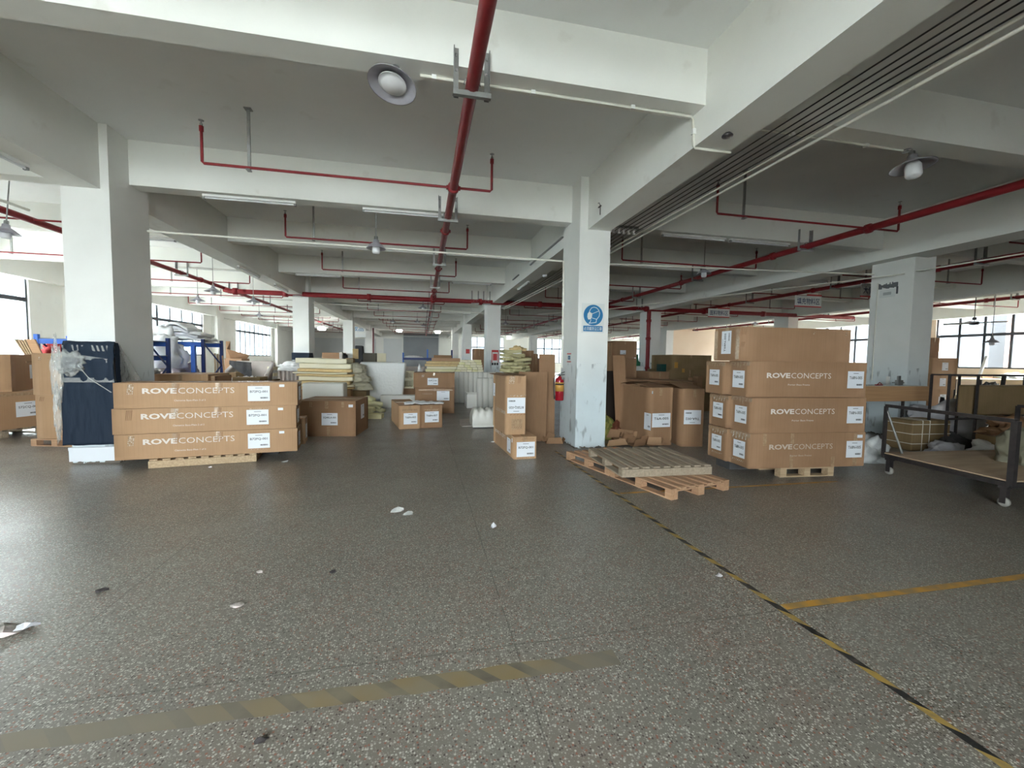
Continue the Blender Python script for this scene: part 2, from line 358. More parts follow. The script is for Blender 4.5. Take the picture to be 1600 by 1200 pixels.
# columns and wall pilasters
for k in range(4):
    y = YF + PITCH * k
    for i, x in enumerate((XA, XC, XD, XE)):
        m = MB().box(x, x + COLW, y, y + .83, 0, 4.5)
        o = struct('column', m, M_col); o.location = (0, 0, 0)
    struct('column', MB().box(XL, XL + .3, y, y + .8, 0, 4.5), M_paint); struct('column', MB().box(XR - .3, XR, y, y + .8, 0, 4.5), M_warmlit)
# main beams along the hall
for x0, x1, mt in ((XA + .006, XA + .443, M_beam), (2.68, 3.079, M_beam), (9.33, 9.95, M_beam), (16.746, 17.2, M_beam), (XL, XL + .25, M_beam), (XR - .25, XR, M_beam)):
    struct('beam', MB().box(x0, x1, YB, YEND, 3.66, 4.5), mt)
for k in range(-2, 12):                                           # cross beams every 3.364 m
    y = 7.141 + 3.3637 * k; z = 3.88 if k % 3 == 0 else 3.98
    struct('beam', MB().box(XL, XR, y, y + .257, z, 4.5), M_beam)
struct('trim_1', MB().box(XL, XL + .04, 7.4, 16, 3.96, 4.0).box(XL, XL + .04, 17.7, 26.2, 4.0, 4.04), M_frame)
struct('trim_2', MB().box(XL, -4.8, YEND - .04, YEND, .02, 3.4).box(-4.0, -2.1, YEND - .04, YEND, .02, 3.5), M_greywall)
# roller shutter in the far opening
sh = MB()
for i in range(42): sh.box(-1.95, 1.8, YEND + .1 + (.012 if i % 2 else 0), YEND + .14, i * .1, i * .1 + .1)
for x in (-.95, .15): sh.box(x, x + .04, YEND + .07, YEND + .11, 0, 4.1)
d = struct('door_1', sh, nm('shutter_grey', (.24, .26, .28), .6, .1, col2=(.29, .31, .33), scale=1)); 
MB().box(-2.0, 1.85, YEND - .02, YEND + .06, 3.75, 3.82).box(1.78, 1.88, YEND - .04, YEND + .06, 0, 3.8).box(-2.05, -1.95, YEND - .04, YEND + .06, 0, 3.8).build('door_frame', M_signw, d)
# outside
struct('ground', MB().box(-120, 150, -80, 260, -4.4, -4.2), nm('outside_ground', (.45, .45, .43), .9))
def building(label, x0, x1, y0, y1, mat, wins, ax):
    b = tag(MB().box(x0, x1, y0, y1, -4.2, 8.5).build('building', mat), label, 'building')
    for (a, z) in wins: MB().box(ax - .06, ax + .06, a, a + 1.4, z, z + 1.5).box(ax - .09, ax + .09, a, a + 1.4, z + .7, z + .76).build('window', M_signw, b)
building('pink rendered building outside the right-hand windows', 40, 48, -10, 22, nm('pink_render', (.15, .095, .08), .9), [(3 + 4.2 * i, z) for i in range(5) for z in (-1.2, 1.6, 4.4)], 40)
building('pale grey building outside beyond the pink one', 42, 50, 24, 60, nm('grey_render', (.10, .115, .13), .9), [(27 + 4.2 * i, z) for i in range(6) for z in (-1.2, 1.6, 4.4)], 42)
building('pale bluish building outside the left-hand windows', -40, -32, 4, 230, nm('blue_render', (.085, .115, .125), .9), [(8 + 5 * i, z) for i in range(30) for z in (-1.2, 1.6)], -32)
building('added grey building dimming the view through the far windows', -5, 60, 74, 84, MATS['grey_render'], [], 0)  # added block, hides the bright sky behind the far windows

# ================================================================== overhead: sprinkler pipes
def head(parent, x, y, z):
    MB().lathe([(.0, 0), (.016, 0), (.016, .03), (.006, .035), (.006, .06), (.03, .062), (.03, .068), (0, .07)], 10, M=Matrix.Translation((x, y, z))).build('sprinkler_head', M_steel, parent)
def branch(parent, y, xl, xr, z, zt, rods, r=.017, hz=ZC, joint=None):
    pts = [(xl, y, zt), (xl, y, z + .02), (xl + .02, y, z), (xr - .02, y, z), (xr, y, z + .02), (xr, y, zt)]
    b = MB().tube(pts, r, 8); b.lathe([(r, -.03), (r * 1.5, -.03), (r * 1.5, .03), (r, .03)], 8, M=Matrix.Translation((xl, y, zt - .03))); b.lathe([(r, -.03), (r * 1.5, -.03), (r * 1.5, .03), (r, .03)], 8, M=Matrix.Translation((xr, y, zt - .03)))
    if joint is not None: b.lathe([(r, -.06), (r * 1.9, -.05), (r * 1.9, .05), (r, .06)], 8, M=Matrix.Translation((joint, y, z)) @ Matrix.Rotation(PI / 2, 4, 'Y'))
    o = b.build('branch_pipe', M_red, parent); head(o, xl, y, zt); head(o, xr, y, zt)
    for x in rods: MB().bar((x, y + .03, z - .03), (x, y + .03, hz), .035, .02).box(x - .04, x + .04, y - .01, y + .07, hz - .01, hz).box(x - .022, x + .022, y - .03, y + .05, z - .035, z - .02).build('hanger_rod', M_steel, parent)
def bracket(parent, x, y, zb, zt, w=.26):                         # U-shaped bracket bolted to a beam's face
    m = MB()
    for s in (-1, 1):
        m.box(x + s * w / 2 - .02, x + s * w / 2 + .02, y - .008, y, zb, zt); m.box(x + s * w / 2 + (s - 1) * .02 + .016, x + s * w / 2 + (s - 1) * .02 + .024, y - .045, y - .008, zb, zt)
        for q in (.06, .18): m.lathe([(.013, 0), (.013, .012), (0, .012)], 8, M=Matrix.Translation((x + s * w / 2, y - .008, zt - q)) @ Matrix.Rotation(PI / 2, 4, 'X'))
    m.box(x - w / 2 - .03, x + w / 2 + .03, y - .085, y - .045, zb - .012, zb + .03); m.box(x - w / 2 - .03, x + w / 2 + .03, y - .045, y, zb + .015, zb + .02)
    m.tube([(x + .068 * math.cos(t), y - .065, zb + .085 + .068 * math.sin(t)) for t in [PI * i / 8 for i in range(9)]], .006, 6)
    m.build('hanger_bracket', M_steel, parent)
YBR = [5.89, 9.07, 12.15, 15.2, 18.5, 21.7, 24.7, 27.4, 30.0, 33.0, 36.2, 39.5, 42.8]
BEAMF = [7.141 + 3.3637 * k for k in range(-1, 11)]
def pipe_line(label, x, z, xl, xr, rods, y1=44.5, yb0=-4.5, ybs=YBR, brs=BEAMF, r=.057, couplings=(5.9, 7.9, 11.2, 14.9)):
    t = empty('sprinkler_pipe', (0, 0, 0), label=label, cat='pipe')
    m = MB().tube([(x, yb0, z), (x, y1, z)], r, 14)
    for cy in couplings: m.lathe([(r, -.045), (r * 1.35, -.04), (r * 1.35, .04), (r, .045)], 14, M=Matrix.Translation((x, cy, z)) @ Matrix.Rotation(PI / 2, 4, 'X')); m.box(x - r * 1.65, x + r * 1.65, cy - .03, cy + .03, z - .02, z + .02)
    m.build('main_pipe', M_red, t)
    for y in ybs: branch(t, y, xl, xr, z, z + .43, rods, joint=x)
    for y in brs: bracket(t, x, y, z - .075, min(z + .33, 4.4))
    return t
pipe_line('red sprinkler main running straight ahead above the middle aisle', .41, 3.79, -2.58, .93, (-2.08,))
pipe_line('red sprinkler main with branches in the left bay by the windows', -6.65, 3.79, -10.2, -5.4, (-9.3, -7.6))
pipe_line('red sprinkler main above the right bay beside the black cables', 7.38, 3.79, 4.45, 8.0, (4.95,))
pipe_line('red sprinkler main beyond the far beam that carries the area signs', 12.0, 3.79, 10.6, 15.4, (11.4, 14.2))
pipe_line('red sprinkler main nearest the right window wall', 19.3, 3.79, 17.9, 22.6, (18.7, 21.4), ybs=YBR[::2])
t = empty('crossing_pipe', label='thick red water main crossing the hall from left to right before the second columns', cat='pipe')
yx = 16.45; MB().tube([(-6.65, yx, 3.74), (-6.45, yx, 3.69), (20, yx, 3.69)], .085, 16).build('main_pipe', M_red, t)
m = MB()
for x in (-6.3, -4.7, -1.9, .41, 2.2, 4.6, 7.38, 9.25, 12, 15): m.lathe([(.085, -.07), (.12, -.065), (.12, .065), (.085, .07)], 16, M=Matrix.Translation((x, yx, 3.69)) @ Matrix.Rotation(PI / 2, 4, 'Y'))
m.build('coupling', M_red, t)
MB().tube([(.41, yx, 3.69), (.41, yx - .35, 3.72), (.41, yx - .6, 3.79)], .07, 12).lathe([(.07, -.05), (.11, -.05), (.11, .05), (.07, .05)], 12, M=Matrix.Translation((.41, yx - .4, 3.74)) @ Matrix.Rotation(PI / 2, 4, 'X')).build('tee_joint', M_red, t)
MB().tube([(7.38, yx, 3.69), (7.38, yx - .2, 3.74), (7.38, yx - .35, 3.79)], .07, 12).build('tee_joint', M_red, t)
for x in (-4.3, 2.0, 2.45, 8.9): bracket(t, x, yx - .02, 3.60, 4.1, .24)
m = MB().tube([(9.38, yx, 3.69), (9.38, yx, 0)], .085, 16)
for z in (1.2, 2.45, 3.2): m.lathe([(.085, -.05), (.11, -.05), (.11, .05), (.085, .05)], 16, M=Matrix.Translation((9.38, yx, z)))
m.lathe([(.085, 0), (.17, 0), (.17, .02), (.085, .02)], 16, M=Matrix.Translation((9.38, yx, 0)))
m.build('riser', M_red, t)
for x, lab in ((-3.95, 'thin red fire riser beside the third left column'), ):
    tag(MB().tube([(x, 37.0, 0), (x, 37.0, 3.9)], .07, 10).lathe([(.07, .3), (.12, .3), (.12, .6), (.07, .6)], 10, M=Matrix.Translation((x, 37, .6))).build('fire_riser', nm('dull_red', (.13, .03, .035), .5)), lab, 'pipe')
# black cables on insulators and white conduits along the centre beam
xs = [3.28, 3.38, 3.47, 3.56, 3.66]
for i, x in enumerate(xs):
    m = MB(); y0, y1 = -4.9, 6.98
    m.tube([(x, y0 + (y1 - y0) * q / 20, 3.76 - .05 * math.sin(PI * q / 20)) for q in range(21)], .0062, 6)
    m.tube([(x, y1 + 9.9 * q / 16, 3.76 - .09 * math.sin(PI * q / 16)) for q in range(17)], .0062, 6)
    tag(m.build('black_cable', M_black), ('black cable strung along the centre beam, ' + ['closest to the beam', 'second out from the beam', 'middle one of five', 'second in from the white conduits', 'closest to the white conduits'][i]), 'cable', 'black cables beside the centre beam')
for yy, lab in ((7.0, 'white insulator rack holding the cables under the cross beam by the sign column'), (16.85, 'steel frame holding the cables beside the second centre column')):
    t = empty('insulator_rack', label=lab, cat='bracket')
    MB().box(3.13, 3.75, yy + .02, yy + .06, 3.83, 3.87).build('rail', M_steel, t)
    for x in xs:
        MB().lathe([(.012, -.10), (.035, -.095), (.02, -.07), (.035, -.05), (.02, -.025), (.03, 0), (.0, .005)], 10, M=Matrix.Translation((x, yy + .02, 3.825))).build('insulator', M_white, t)
for x, z, lab in ((3.74, 3.74, 'inner white conduit pipe parallel to the black cables'), (3.82, 3.71, 'outer white conduit pipe parallel to the black cables')):
    tag(MB().tube([(x, -4.9, z), (x, 2, z - .01), (x, 5, z), (x - .02, 8.0, z), (x - .1, 11.5, z - .06), (x - .45, 14.5, z - .2), (x - .7, 16.3, z - .28)], .016, 8).build('conduit', M_cream), lab, 'conduit', 'white conduits beside the centre beam')
# conduit under the near beam with the lamp, down over the centre beam
def conduit(pts, label, clips=(), r=.013):
    t = tag(MB().tube(pts, r, 8).build('conduit', M_cream), label, 'conduit')
    for p in clips: MB().box(p[0] - .02, p[0] + .02, p[1] - .02, p[1] + .02, p[2] - .02, p[2] + .03).build('clip', M_white, t)
conduit([(-.02, 3.95, 3.965), (2.64, 3.95, 3.965), (2.665, 3.95, 3.93), (2.665, 3.92, 3.66), (2.68, 3.92, 3.645), (3.09, 3.92, 3.645)], 'white conduit running under the near cross beam and down the centre beam', [(.1, 3.95, 3.965), (1.0, 3.95, 3.965), (2.0, 3.95, 3.965), (2.665, 3.93, 3.8)])
conduit([(3.1, 4.0, 3.965), (4.2, 4.0, 3.965), (5.42, 4.0, 3.965)], 'white conduit under the cross beam to the tilted lamp on the right', [(3.9, 4, 3.965), (4.9, 4, 3.965)])
conduit([(-4.04, 7.5, 3.34), (-2, 7.5, 3.325), (.4, 7.5, 3.31), (2.5, 7.5, 3.30), (2.515, 7.46, 3.28), (2.52, 7.44, 2.4), (2.52, 7.44, 1.35)], 'long cream conduit spanning from the left column to the sign column', [(2.52, 7.44, 2.5), (2.52, 7.44, 1.9)], .017)
conduit([(3.09, 7.5, 3.30), (6, 7.5, 3.36), (9.6, 7.5, 3.45)], 'long cream conduit spanning from the sign column to the right column', (), .015)
conduit([(-4.04, 17.4, 3.5), (0, 17.4, 3.42), (2.5, 17.4, 3.36)], 'thin cream conduit spanning between the second pair of columns', (), .014)
conduit([(-4.62, 6.3, 3.2), (-4.68, 5.4, 3.2), (-4.68, 3.0, 3.2)], 'grey conduit pole fixed to the left column under the beam', (), .016)
conduit([(9.6, 7.4, 3.25), (9.6, 7.4, 2.2), (9.6, 7.4, 1.15)], 'thin surface conduit down the side of the right column', (), .011)
conduit([(9.61, 6.9, 3.35), (9.2, 8.5, 3.38), (8.3, 11.5, 3.43), (6.5, 15, 3.38), (4.5, 16.4, 3.3)], 'cream cable sagging away from the right column toward the red main', (), .014)
conduit([(9.63, 6.71, 3.37), (10.2, 5.2, 3.45), (11, 3.0, 3.5), (12, 0, 3.55)], 'cream cable running on from the right column toward the camera side', (), .014)
# fluorescent battens
def batten(p, rz, L, label):
    t = empty('fluorescent_batten', p, rz, label, 'light fitting', 'fluorescent battens under the beams')
    bevel(MB().box(0, L, -.03, .03, -.035, 0).build('housing', M_white, t), .006)
    MB().tube([(.03, 0, -.05), (L - .03, 0, -.05)], .013, 8).build('tube', M_bulb, t)
    for x in (0, L - .03): MB().box(x, x + .03, -.022, .022, -.068, -.03).build('end_cap', M_steel, t)
batten((-3.19, 7.27, 3.88), 0, 1.28, 'switched-off fluorescent batten under the beam, nearest the left column')
batten((-.93, 7.27, 3.88), 0, 1.28, 'switched-off fluorescent batten under the beam, ending at the red main')
batten((4.35, 7.27, 3.88), 0, 1.36, 'switched-off fluorescent batten under the beam, first past the black cables')
batten((5.80, 7.27, 3.88), 0, 1.36, 'switched-off fluorescent batten under the beam, second past the black cables')
batten((-3.72, 13.99, 3.98), 0, 1.28, 'switched-off fluorescent batten under the fourth beam near the left column')
batten((.95, 13.99, 3.98), 0, 1.28, 'switched-off fluorescent batten under the fourth beam near the centre beam')
batten((-4.33, 11.5, 3.66), PI / 2, 1.35, 'switched-off fluorescent batten under the left main beam behind the column')
batten((-4.33, 14.1, 3.66), PI / 2, 1.25, 'switched-off fluorescent batten under the left main beam near the second column')
batten((-4.47, 5.0, 3.66), PI / 2, 1.1, 'switched-off fluorescent batten under the left main beam at the left frame edge')
batten((2.88, 11.5, 3.66), PI / 2, 1.3, 'switched-off fluorescent batten under the centre beam behind the sign column')
batten((-7.6, 7.27, 3.88), 0, 1.6, 'switched-off fluorescent batten under the beam in the left bay')
batten((-6.5, 10.63, 3.98), 0, 1.3, 'switched-off fluorescent batten under the next beam in the left bay')
batten((10.6, 10.63, 3.98), 0, 1.3, 'switched-off fluorescent batten behind the far beam above the brown carton stack')
tag(MB().box(2.645, 2.68, 7.98, 10.5, 3.86, 3.885).box(2.645, 2.68, 11.8, 12.6, 3.86, 3.885).build('cable_duct', M_steel), 'thin grey cable duct on the side of the centre beam', 'duct')
# lamps
def lamp(p, tilt, label, rod=None, lit=False, r=.17, wall=None, rb=.062, lb=.13):
    t = empty('pendant_lamp', p, tilt, label, 'lamp', 'enamel factory lamps')
    MB().lathe([(.03, .10), (.045, .095), (.05, .05), (.10, .02), (r, -.035), (r + .004, -.045), (r - .004, -.04), (.095, .012), (.045, .04), (0, .05)], 28).build('shade', M_enamel, t)
    MB().lathe([(0, -lb), (rb * .75, -lb + .005), (rb, -lb + .03), (rb, -.03), (rb * .8, 0), (rb * .6, .03), (0, .04)], 24).build('bulb', M_lit if lit else M_bulb, t)
    m = MB().lathe([(.03, .09), (.03, .15), (.012, .16), (0, .16)], 12)
    if rod: m.tube([(0, 0, .15), (0, 0, rod)], .009, 8).lathe([(.04, rod - .02), (.04, rod), (0, rod)], 10)
    if wall:
        a = Matrix.Translation(p) @ (Matrix.Rotation(tilt[2], 4, 'Z') @ Matrix.Rotation(tilt[1], 4, 'Y') @ Matrix.Rotation(tilt[0], 4, 'X')); q = a.inverted() @ Vector(wall)
        m.tube([(0, 0, .15), q], .009, 8); m.lathe([(.05, -.01), (.045, .015), (0, .03)], 12, M=Matrix.Translation(q))
    m.build('lamp_holder', M_steel, t); return t
lamp((-.245, 3.88, 3.84), (-.20, .16, 0), 'grey enamel lamp tilted toward the viewer beside the red main, nearest lamp', wall=(-.26, 3.95, 3.975), r=.20, rb=.118, lb=.05)
MB_ = lamp((5.58, 4.0, 3.84), (-.10, -.04, 0), 'grey enamel lamp with long bulb tilted under the beam on the right', wall=(5.48, 4.0, 3.975), r=.21, rb=.078, lb=.17)
lamp((-.735, 7.35, 3.31), (0, 0, 0), 'enamel lamp hanging on a long rod below the batten', rod=.57, r=.15)
lamp((-6.4, 8.3, 3.4), (0, .1, 0), 'enamel lamp seen left of the left column under the red main', rod=1.09)
lamp(tuple(at(850, 425, 10.6)), (0, -.25, 0), 'small tilted enamel lamp beyond the sign column beside the cables', rod=.5, r=.15)
for i, (u, v, Y, lab, lit) in enumerate(((333, 453, 13, 'dark enamel lamp above the fabric rack in the left bay', 0), (309, 468, 15.5, 'pale enamel lamp above the first far left window', 0), (396, 470, 15.5, 'pale enamel lamp beneath the left red main', 0), (405, 492, 22, 'tiny enamel lamp above the second far left window', 0),
    (661, 480, 18.2, 'small enamel lamp beside the middle red main past the crossing pipe', 0), (614, 502, 27, 'tiny enamel lamp left of the middle red main', 0), (652, 502, 27, 'tiny enamel lamp just left of the middle red main, nearer of two', 0), (662, 508, 32, 'tiny enamel lamp just left of the middle red main, farther of two', 0),
    (503, 511, 30, 'lit lamp glowing in the far left bay', 1), (624, 515, 38, 'lit lamp glowing left of the far shutter', 1), (684, 517, 38, 'lit lamp glowing right of the far shutter', 1), (1550, 533, 9.6, 'dark flat pendant lamp hanging before the right windows', 0), (1100, 425, 9.2, 'small lamp with white box above the right sprinkler branch', 0), (790, 505, 22, 'tiny lamp behind the second centre column', 0), (1180, 505, 20, 'small dark lamp before the warm-lit partition', 0))):
    p = at(u, v, Y); lamp(tuple(p), (0, 0, 0), lab, rod=4.5 - p.z, lit=bool(lit), r=.42 if lit else .2 if Y > 12 else .16, rb=.24 if lit else .062, lb=.2 if lit else .13)
# ceiling fan
p = at(1522, 505, 10.2)
t = empty('ceiling_fan', p, .3, 'four-bladed ceiling fan hanging before the right windows', 'fan')
MB().lathe([(0, -.06), (.10, -.05), (.13, 0), (.10, .05), (.03, .06), (0, .06)], 20).build('motor', M_dark, t)
MB().tube([(0, 0, .05), (0, 0, 4.5 - p.z)], .012, 8).lathe([(0, .1), (.05, .1), (.05, .18), (0, .2)], 10).build('rod', M_dark, t)
for k in range(4): MB().box(.1, .72, -.065, .065, .0, .012, M=R2(k * PI / 2) @ Matrix.Rotation(.28, 4, 'X')).build('blade', M_steel, t)
# fire-area signs hung from the far sprinkler main
def area_sign(y, txt, label, zc=3.52):
    wd = 1.0; t = empty('area_sign', (12.0, y, zc), 0, label, 'sign', 'hanging area signs')
    MB().box(-wd / 2, wd / 2, -.01, .01, -.18, .14).box(-wd / 2, wd / 2, -.012, .012, -.215, -.18, 1).box(-wd / 2 + .45, wd / 2, -.012, .012, .14, .19, 1).build('board', [M_signw, M_signr], t)
    vs, fs = tfit(txt, wd * .86, .2, .01); MB().add(vs, fs, M=frame((-wd * .43, -.014, -.03), (1, 0, 0), (0, 0, 1))).build('lettering', nm('sign_ink', (.02, .03, .12), .5), t)
    MB().tube([(-.4, 0, .14), (-.4, 0, .27)], .005, 6).tube([(.4, 0, .14), (.4, 0, .27)], .005, 6).box(-.45, .45, -.01, .01, .26, .275).build('hanger', M_dark, t)
area_sign(11.35, '填充物料区', 'white hanging sign with dark characters, red stripe, middle of three', 3.5)
area_sign(15.5, '面料物料区', 'small white hanging sign with dark characters, farthest of three', 3.56)
area_sign(9.3, '大侧板料区', 'white hanging sign half hidden by the right column', 3.52)
p = at(555, 514, 34)
t = tag(MB().box(-.75, .75, -.02, .02, -.35, .35).box(-.75, .75, -.02, .02, -.62, -.37, 1).build('hanging_sign', [M_signw, M_greywall], loc=p), 'white hanging sign with blue characters in the far left bay', 'sign')
vs, fs = tfit('半成品', 1.2, .34, .01); MB().add(vs, fs, M=frame((-.6, -.025, 0), (1, 0, 0), (0, 0, 1))).build('lettering', M_signb, t); MB().tube([(-.6, 0, .35), (-.6, 0, 4.5 - p.z)], .01, 6).tube([(.6, 0, .35), (.6, 0, 4.5 - p.z)], .01, 6).build('hanger', M_steel, t)
# smoke sensor, wall tap
tag(MB().lathe([(0, 0), (.03, 0), (.05, -.02), (.05, -.03), (.0, -.04)], 16, M=Matrix.Translation((2.82, 3.63, 3.66))).build('ceiling_sensor', M_dark), 'small dark round sensor under the centre beam', 'sensor')
tag(MB().tube([(2.66, 6.2, 3.72), (2.66, 6.2, 3.86), (2.64, 6.2, 3.9), (2.62, 6.2, 3.89)], .006, 6).box(2.655, 2.675, 6.19, 6.28, 3.85, 3.862).build('wire_hook', M_dark), 'small dark wire hook on the centre beam above the sign column', 'hook')
# ================================================================== floor tape and litter
def hazard(axis, per, worn):
    def f(nt, b, tc):
        sx = nt.nodes.new('ShaderNodeSeparateXYZ'); nt.links.new(tc.outputs['Object'], sx.inputs[0])
        a, c = (sx.outputs[1], sx.outputs[0]) if axis == 'y' else (sx.outputs[0], sx.outputs[1])
        k = math_(nt, 'MODULO', math_(nt, 'ADD', math_(nt, 'ADD', a, math_(nt, 'MULTIPLY', c, 1.6 if axis == 'y' else 1.0)), 200.0), per)
        s = math_(nt, 'GREATER_THAN', k, per * (.5 if axis == 'y' else .66))
        col = mix(nt, (.34, .22, .055) if not worn else (.20, .15, .075), (.018, .018, .018) if not worn else (.105, .09, .068), s)
        if worn:
            wn_ = ramp(nt, noi(nt, tc, 5, 8), .40, .62); edge = ramp(nt, math_(nt, 'ABSOLUTE', math_(nt, 'SUBTRACT', sx.outputs[0], -.0)), 0.0, 1.6)
            col = mix(nt, col, (.19, .165, .115), math_(nt, 'MULTIPLY', wn_, .75))
            fade = ramp(nt, math_(nt, 'MULTIPLY', sx.outputs[0], -1.0), .35, 1.5); col = mix(nt, col, (.175, .155, .12), math_(nt, 'MULTIPLY', fade, .8))
            fs = ramp(nt, sx.outputs[0], .45, .8); col = mix(nt, col, (.17, .15, .12), math_(nt, 'MULTIPLY', fs, .7))
        else: col = mix(nt, col, (.12, .105, .08), math_(nt, 'MULTIPLY', ramp(nt, noi(nt, tc, 18, 6), .5, .7), .5))
        nt.links.new(col, b.inputs['Base Color'])
    return f
def strip(x0, x1, y0, y1, n=1, wob=0, axis='y'):                  # thin strip of tape lying on the floor, edges slightly uneven
    m = MB(); vs = []; fs = []
    for i in range(n + 1):
        t = i / n; w1, w2 = (R_.uniform(-wob, wob) for _ in range(2))
        if axis == 'y': yy = y0 + (y1 - y0) * t; vs += [(x0 + w1, yy, .0012), (x1 + w2, yy, .0012)]
        else: xx = x0 + (x1 - x0) * t; vs += [(xx, y0 + w1, .0012), (xx, y1 + w2, .0012)]
    for i in range(n): fs.append((2 * i, 2 * i + 1, 2 * i + 3, 2 * i + 2))
    return m.add(vs, fs)
o = strip(2.125, 2.17, -4, 6.6, 60, .0025).build('floor_tape', nm('hazard_tape', (.4, .3, .05), .5, extra=hazard('y', .235, 0))); tag(o, 'black and yellow hazard tape running away along the floor to the pallets', 'tape')
o = strip(-4.4, .97, 1.855, 1.955, 60, .006, 'x').build('floor_tape', nm('worn_hazard_tape', (.4, .3, .05), .6, extra=hazard('x', .21, 1))); tag(o, 'worn dusty yellow and black tape across the foreground floor', 'tape')
M_ytape = nm('yellow_tape', (.48, .24, .03), .5, col2=(.30, .19, .07), scale=9, contrast=.25)
o = strip(2.18, 8.5, 2.09, 2.145, 30, .003, 'x').build('floor_tape', M_ytape); tag(o, 'plain orange-yellow floor line on the right', 'tape')
o = strip(2.2, 5.2, 4.33, 4.375, 20, .003, 'x').build('floor_tape', M_ytape); tag(o, 'faint yellow floor line passing under the pallets', 'tape')
def scrap(p, rz, pts, label, mat, cat='scrap', h=.012, name='litter_scrap'): # crumpled flat scrap on the floor
    n = len(pts); vs = [(x, y, .002 + R_.random() * h) for x, y in pts] + [(x, y, .006 + R_.random() * h * 1.6) for x, y in pts] + [(0, 0, h * 2)]
    fs = [(i, (i + 1) % n, n + (i + 1) % n, n + i) for i in range(n)] + [(n + i, n + (i + 1) % n, 2 * n) for i in range(n)] + [tuple(range(n))]
    tag(MB().add(vs, fs).build(name, mat, loc=p, rot=rz), label, cat)
def blob(n, r, k=.35): return [(r * (1 + R_.uniform(-k, k)) * math.cos(2 * PI * i / n), r * .6 * (1 + R_.uniform(-k, k)) * math.sin(2 * PI * i / n)) for i in range(n)]
g = lambda u, v: atz(u, v, 0)
scrap(g(8, 990), .2, blob(9, .11, .3), 'curled grey paper scrap at the left edge of the floor', M_fabmix, h=.02); scrap(g(38, 984), .6, blob(8, .05, .3), 'small curled grey leaf-like scrap beside the paper at the left edge', M_fabg, h=.02)
scrap(g(158, 925), .4, blob(7, .028), 'small dark scrap on the left floor above the joint', M_dark); scrap(g(370, 948), .1, blob(8, .03), 'small grey crumb left of the middle of the foreground floor', M_fabmix)
scrap(g(408, 1160), .3, blob(9, .022), 'dark clod below the worn tape', M_dark); scrap(g(520, 896), .3, blob(7, .02), 'tiny dark scrap on the floor left of centre', M_dark); scrap(g(405, 896), .3, blob(7, .025), 'thin brownish scrap on the floor left of centre', M_fabmix)
scrap(g(622, 801), .1, blob(9, .06), 'crumpled clear plastic scrap on the floor, larger of the pair', M_wrap2, h=.03); scrap(g(637, 805), .1, blob(8, .05), 'crumpled clear plastic scrap on the floor, smaller of the pair', M_wrap2, h=.02)
scrap(g(771, 826), 1.2, blob(8, .035), 'small white paper scrap in the middle of the floor', M_fabg, h=.03); scrap(g(1123, 901), .4, blob(8, .03), 'pale scrap left of the hazard tape', M_fabg, h=.01)
scrap(g(445, 722), .1, blob(8, .05), 'white plastic shred on the floor by the left carton stack', M_wrap2, h=.01); scrap(g(328, 731), .1, blob(7, .02), 'tiny white chip in front of the left pallet', M_fabw, h=.01)
scrap(g(573, 662), .1, blob(7, .04), 'white shred on the floor by the wide carton', M_fabw, h=.02); scrap(g(770, 691), .1, blob(7, .03), 'pale crumb on the floor by the standing carton', M_fabw, h=.01)

# ================================================================== cartons
def face_M(face, L, D, H):
    return {'front': frame((0, 0, 0), (1, 0, 0), (0, 0, 1)), 'left': frame((0, D, 0), (0, -1, 0), (0, 0, 1)), 'right': frame((L, 0, 0), (0, 1, 0), (0, 0, 1)), 'top': frame((0, 0, H), (1, 0, 0), (0, 1, 0))}[face]
def label_bm(m, M, w, h, code, rot=0, small='MADE FOR HOME'):      # white sheet with a code and a barcode; local x right, y up, z out
    Q = M @ Matrix.Translation((w / 2, h / 2, 0)) @ Matrix.Rotation(rot, 4, 'Z')
    a, b = (w, h) if abs(math.sin(rot)) < .5 else (h, w)
    m.box(-a / 2, a / 2, -b / 2, b / 2, .0015, .0035, 0, Q)
    z = .0045
    if code:
        vs, fs = tfit(code, a * .80, b * .175, .012); m.add([(x - a * .40, y + b * .12, z) for x, y, _ in vs], fs, 1, Q)
    m.add([(-a * .16, b * .36, z), (a * .16, b * .36, z), (a * .16, b * .39, z), (-a * .16, b * .39, z)], [(0, 1, 2, 3)], 2, Q)
    x = a * .06; rr = random.Random(3)
    while x < a * .42:
        wd = rr.choice((.006, .010, .014)) * a; m.add([(x, -b * .34, z), (x + wd, -b * .34, z), (x + wd, -b * .24, z), (x, -b * .24, z)], [(0, 1, 2, 3)], 1, Q); x += wd + rr.choice((.004, .008)) * a
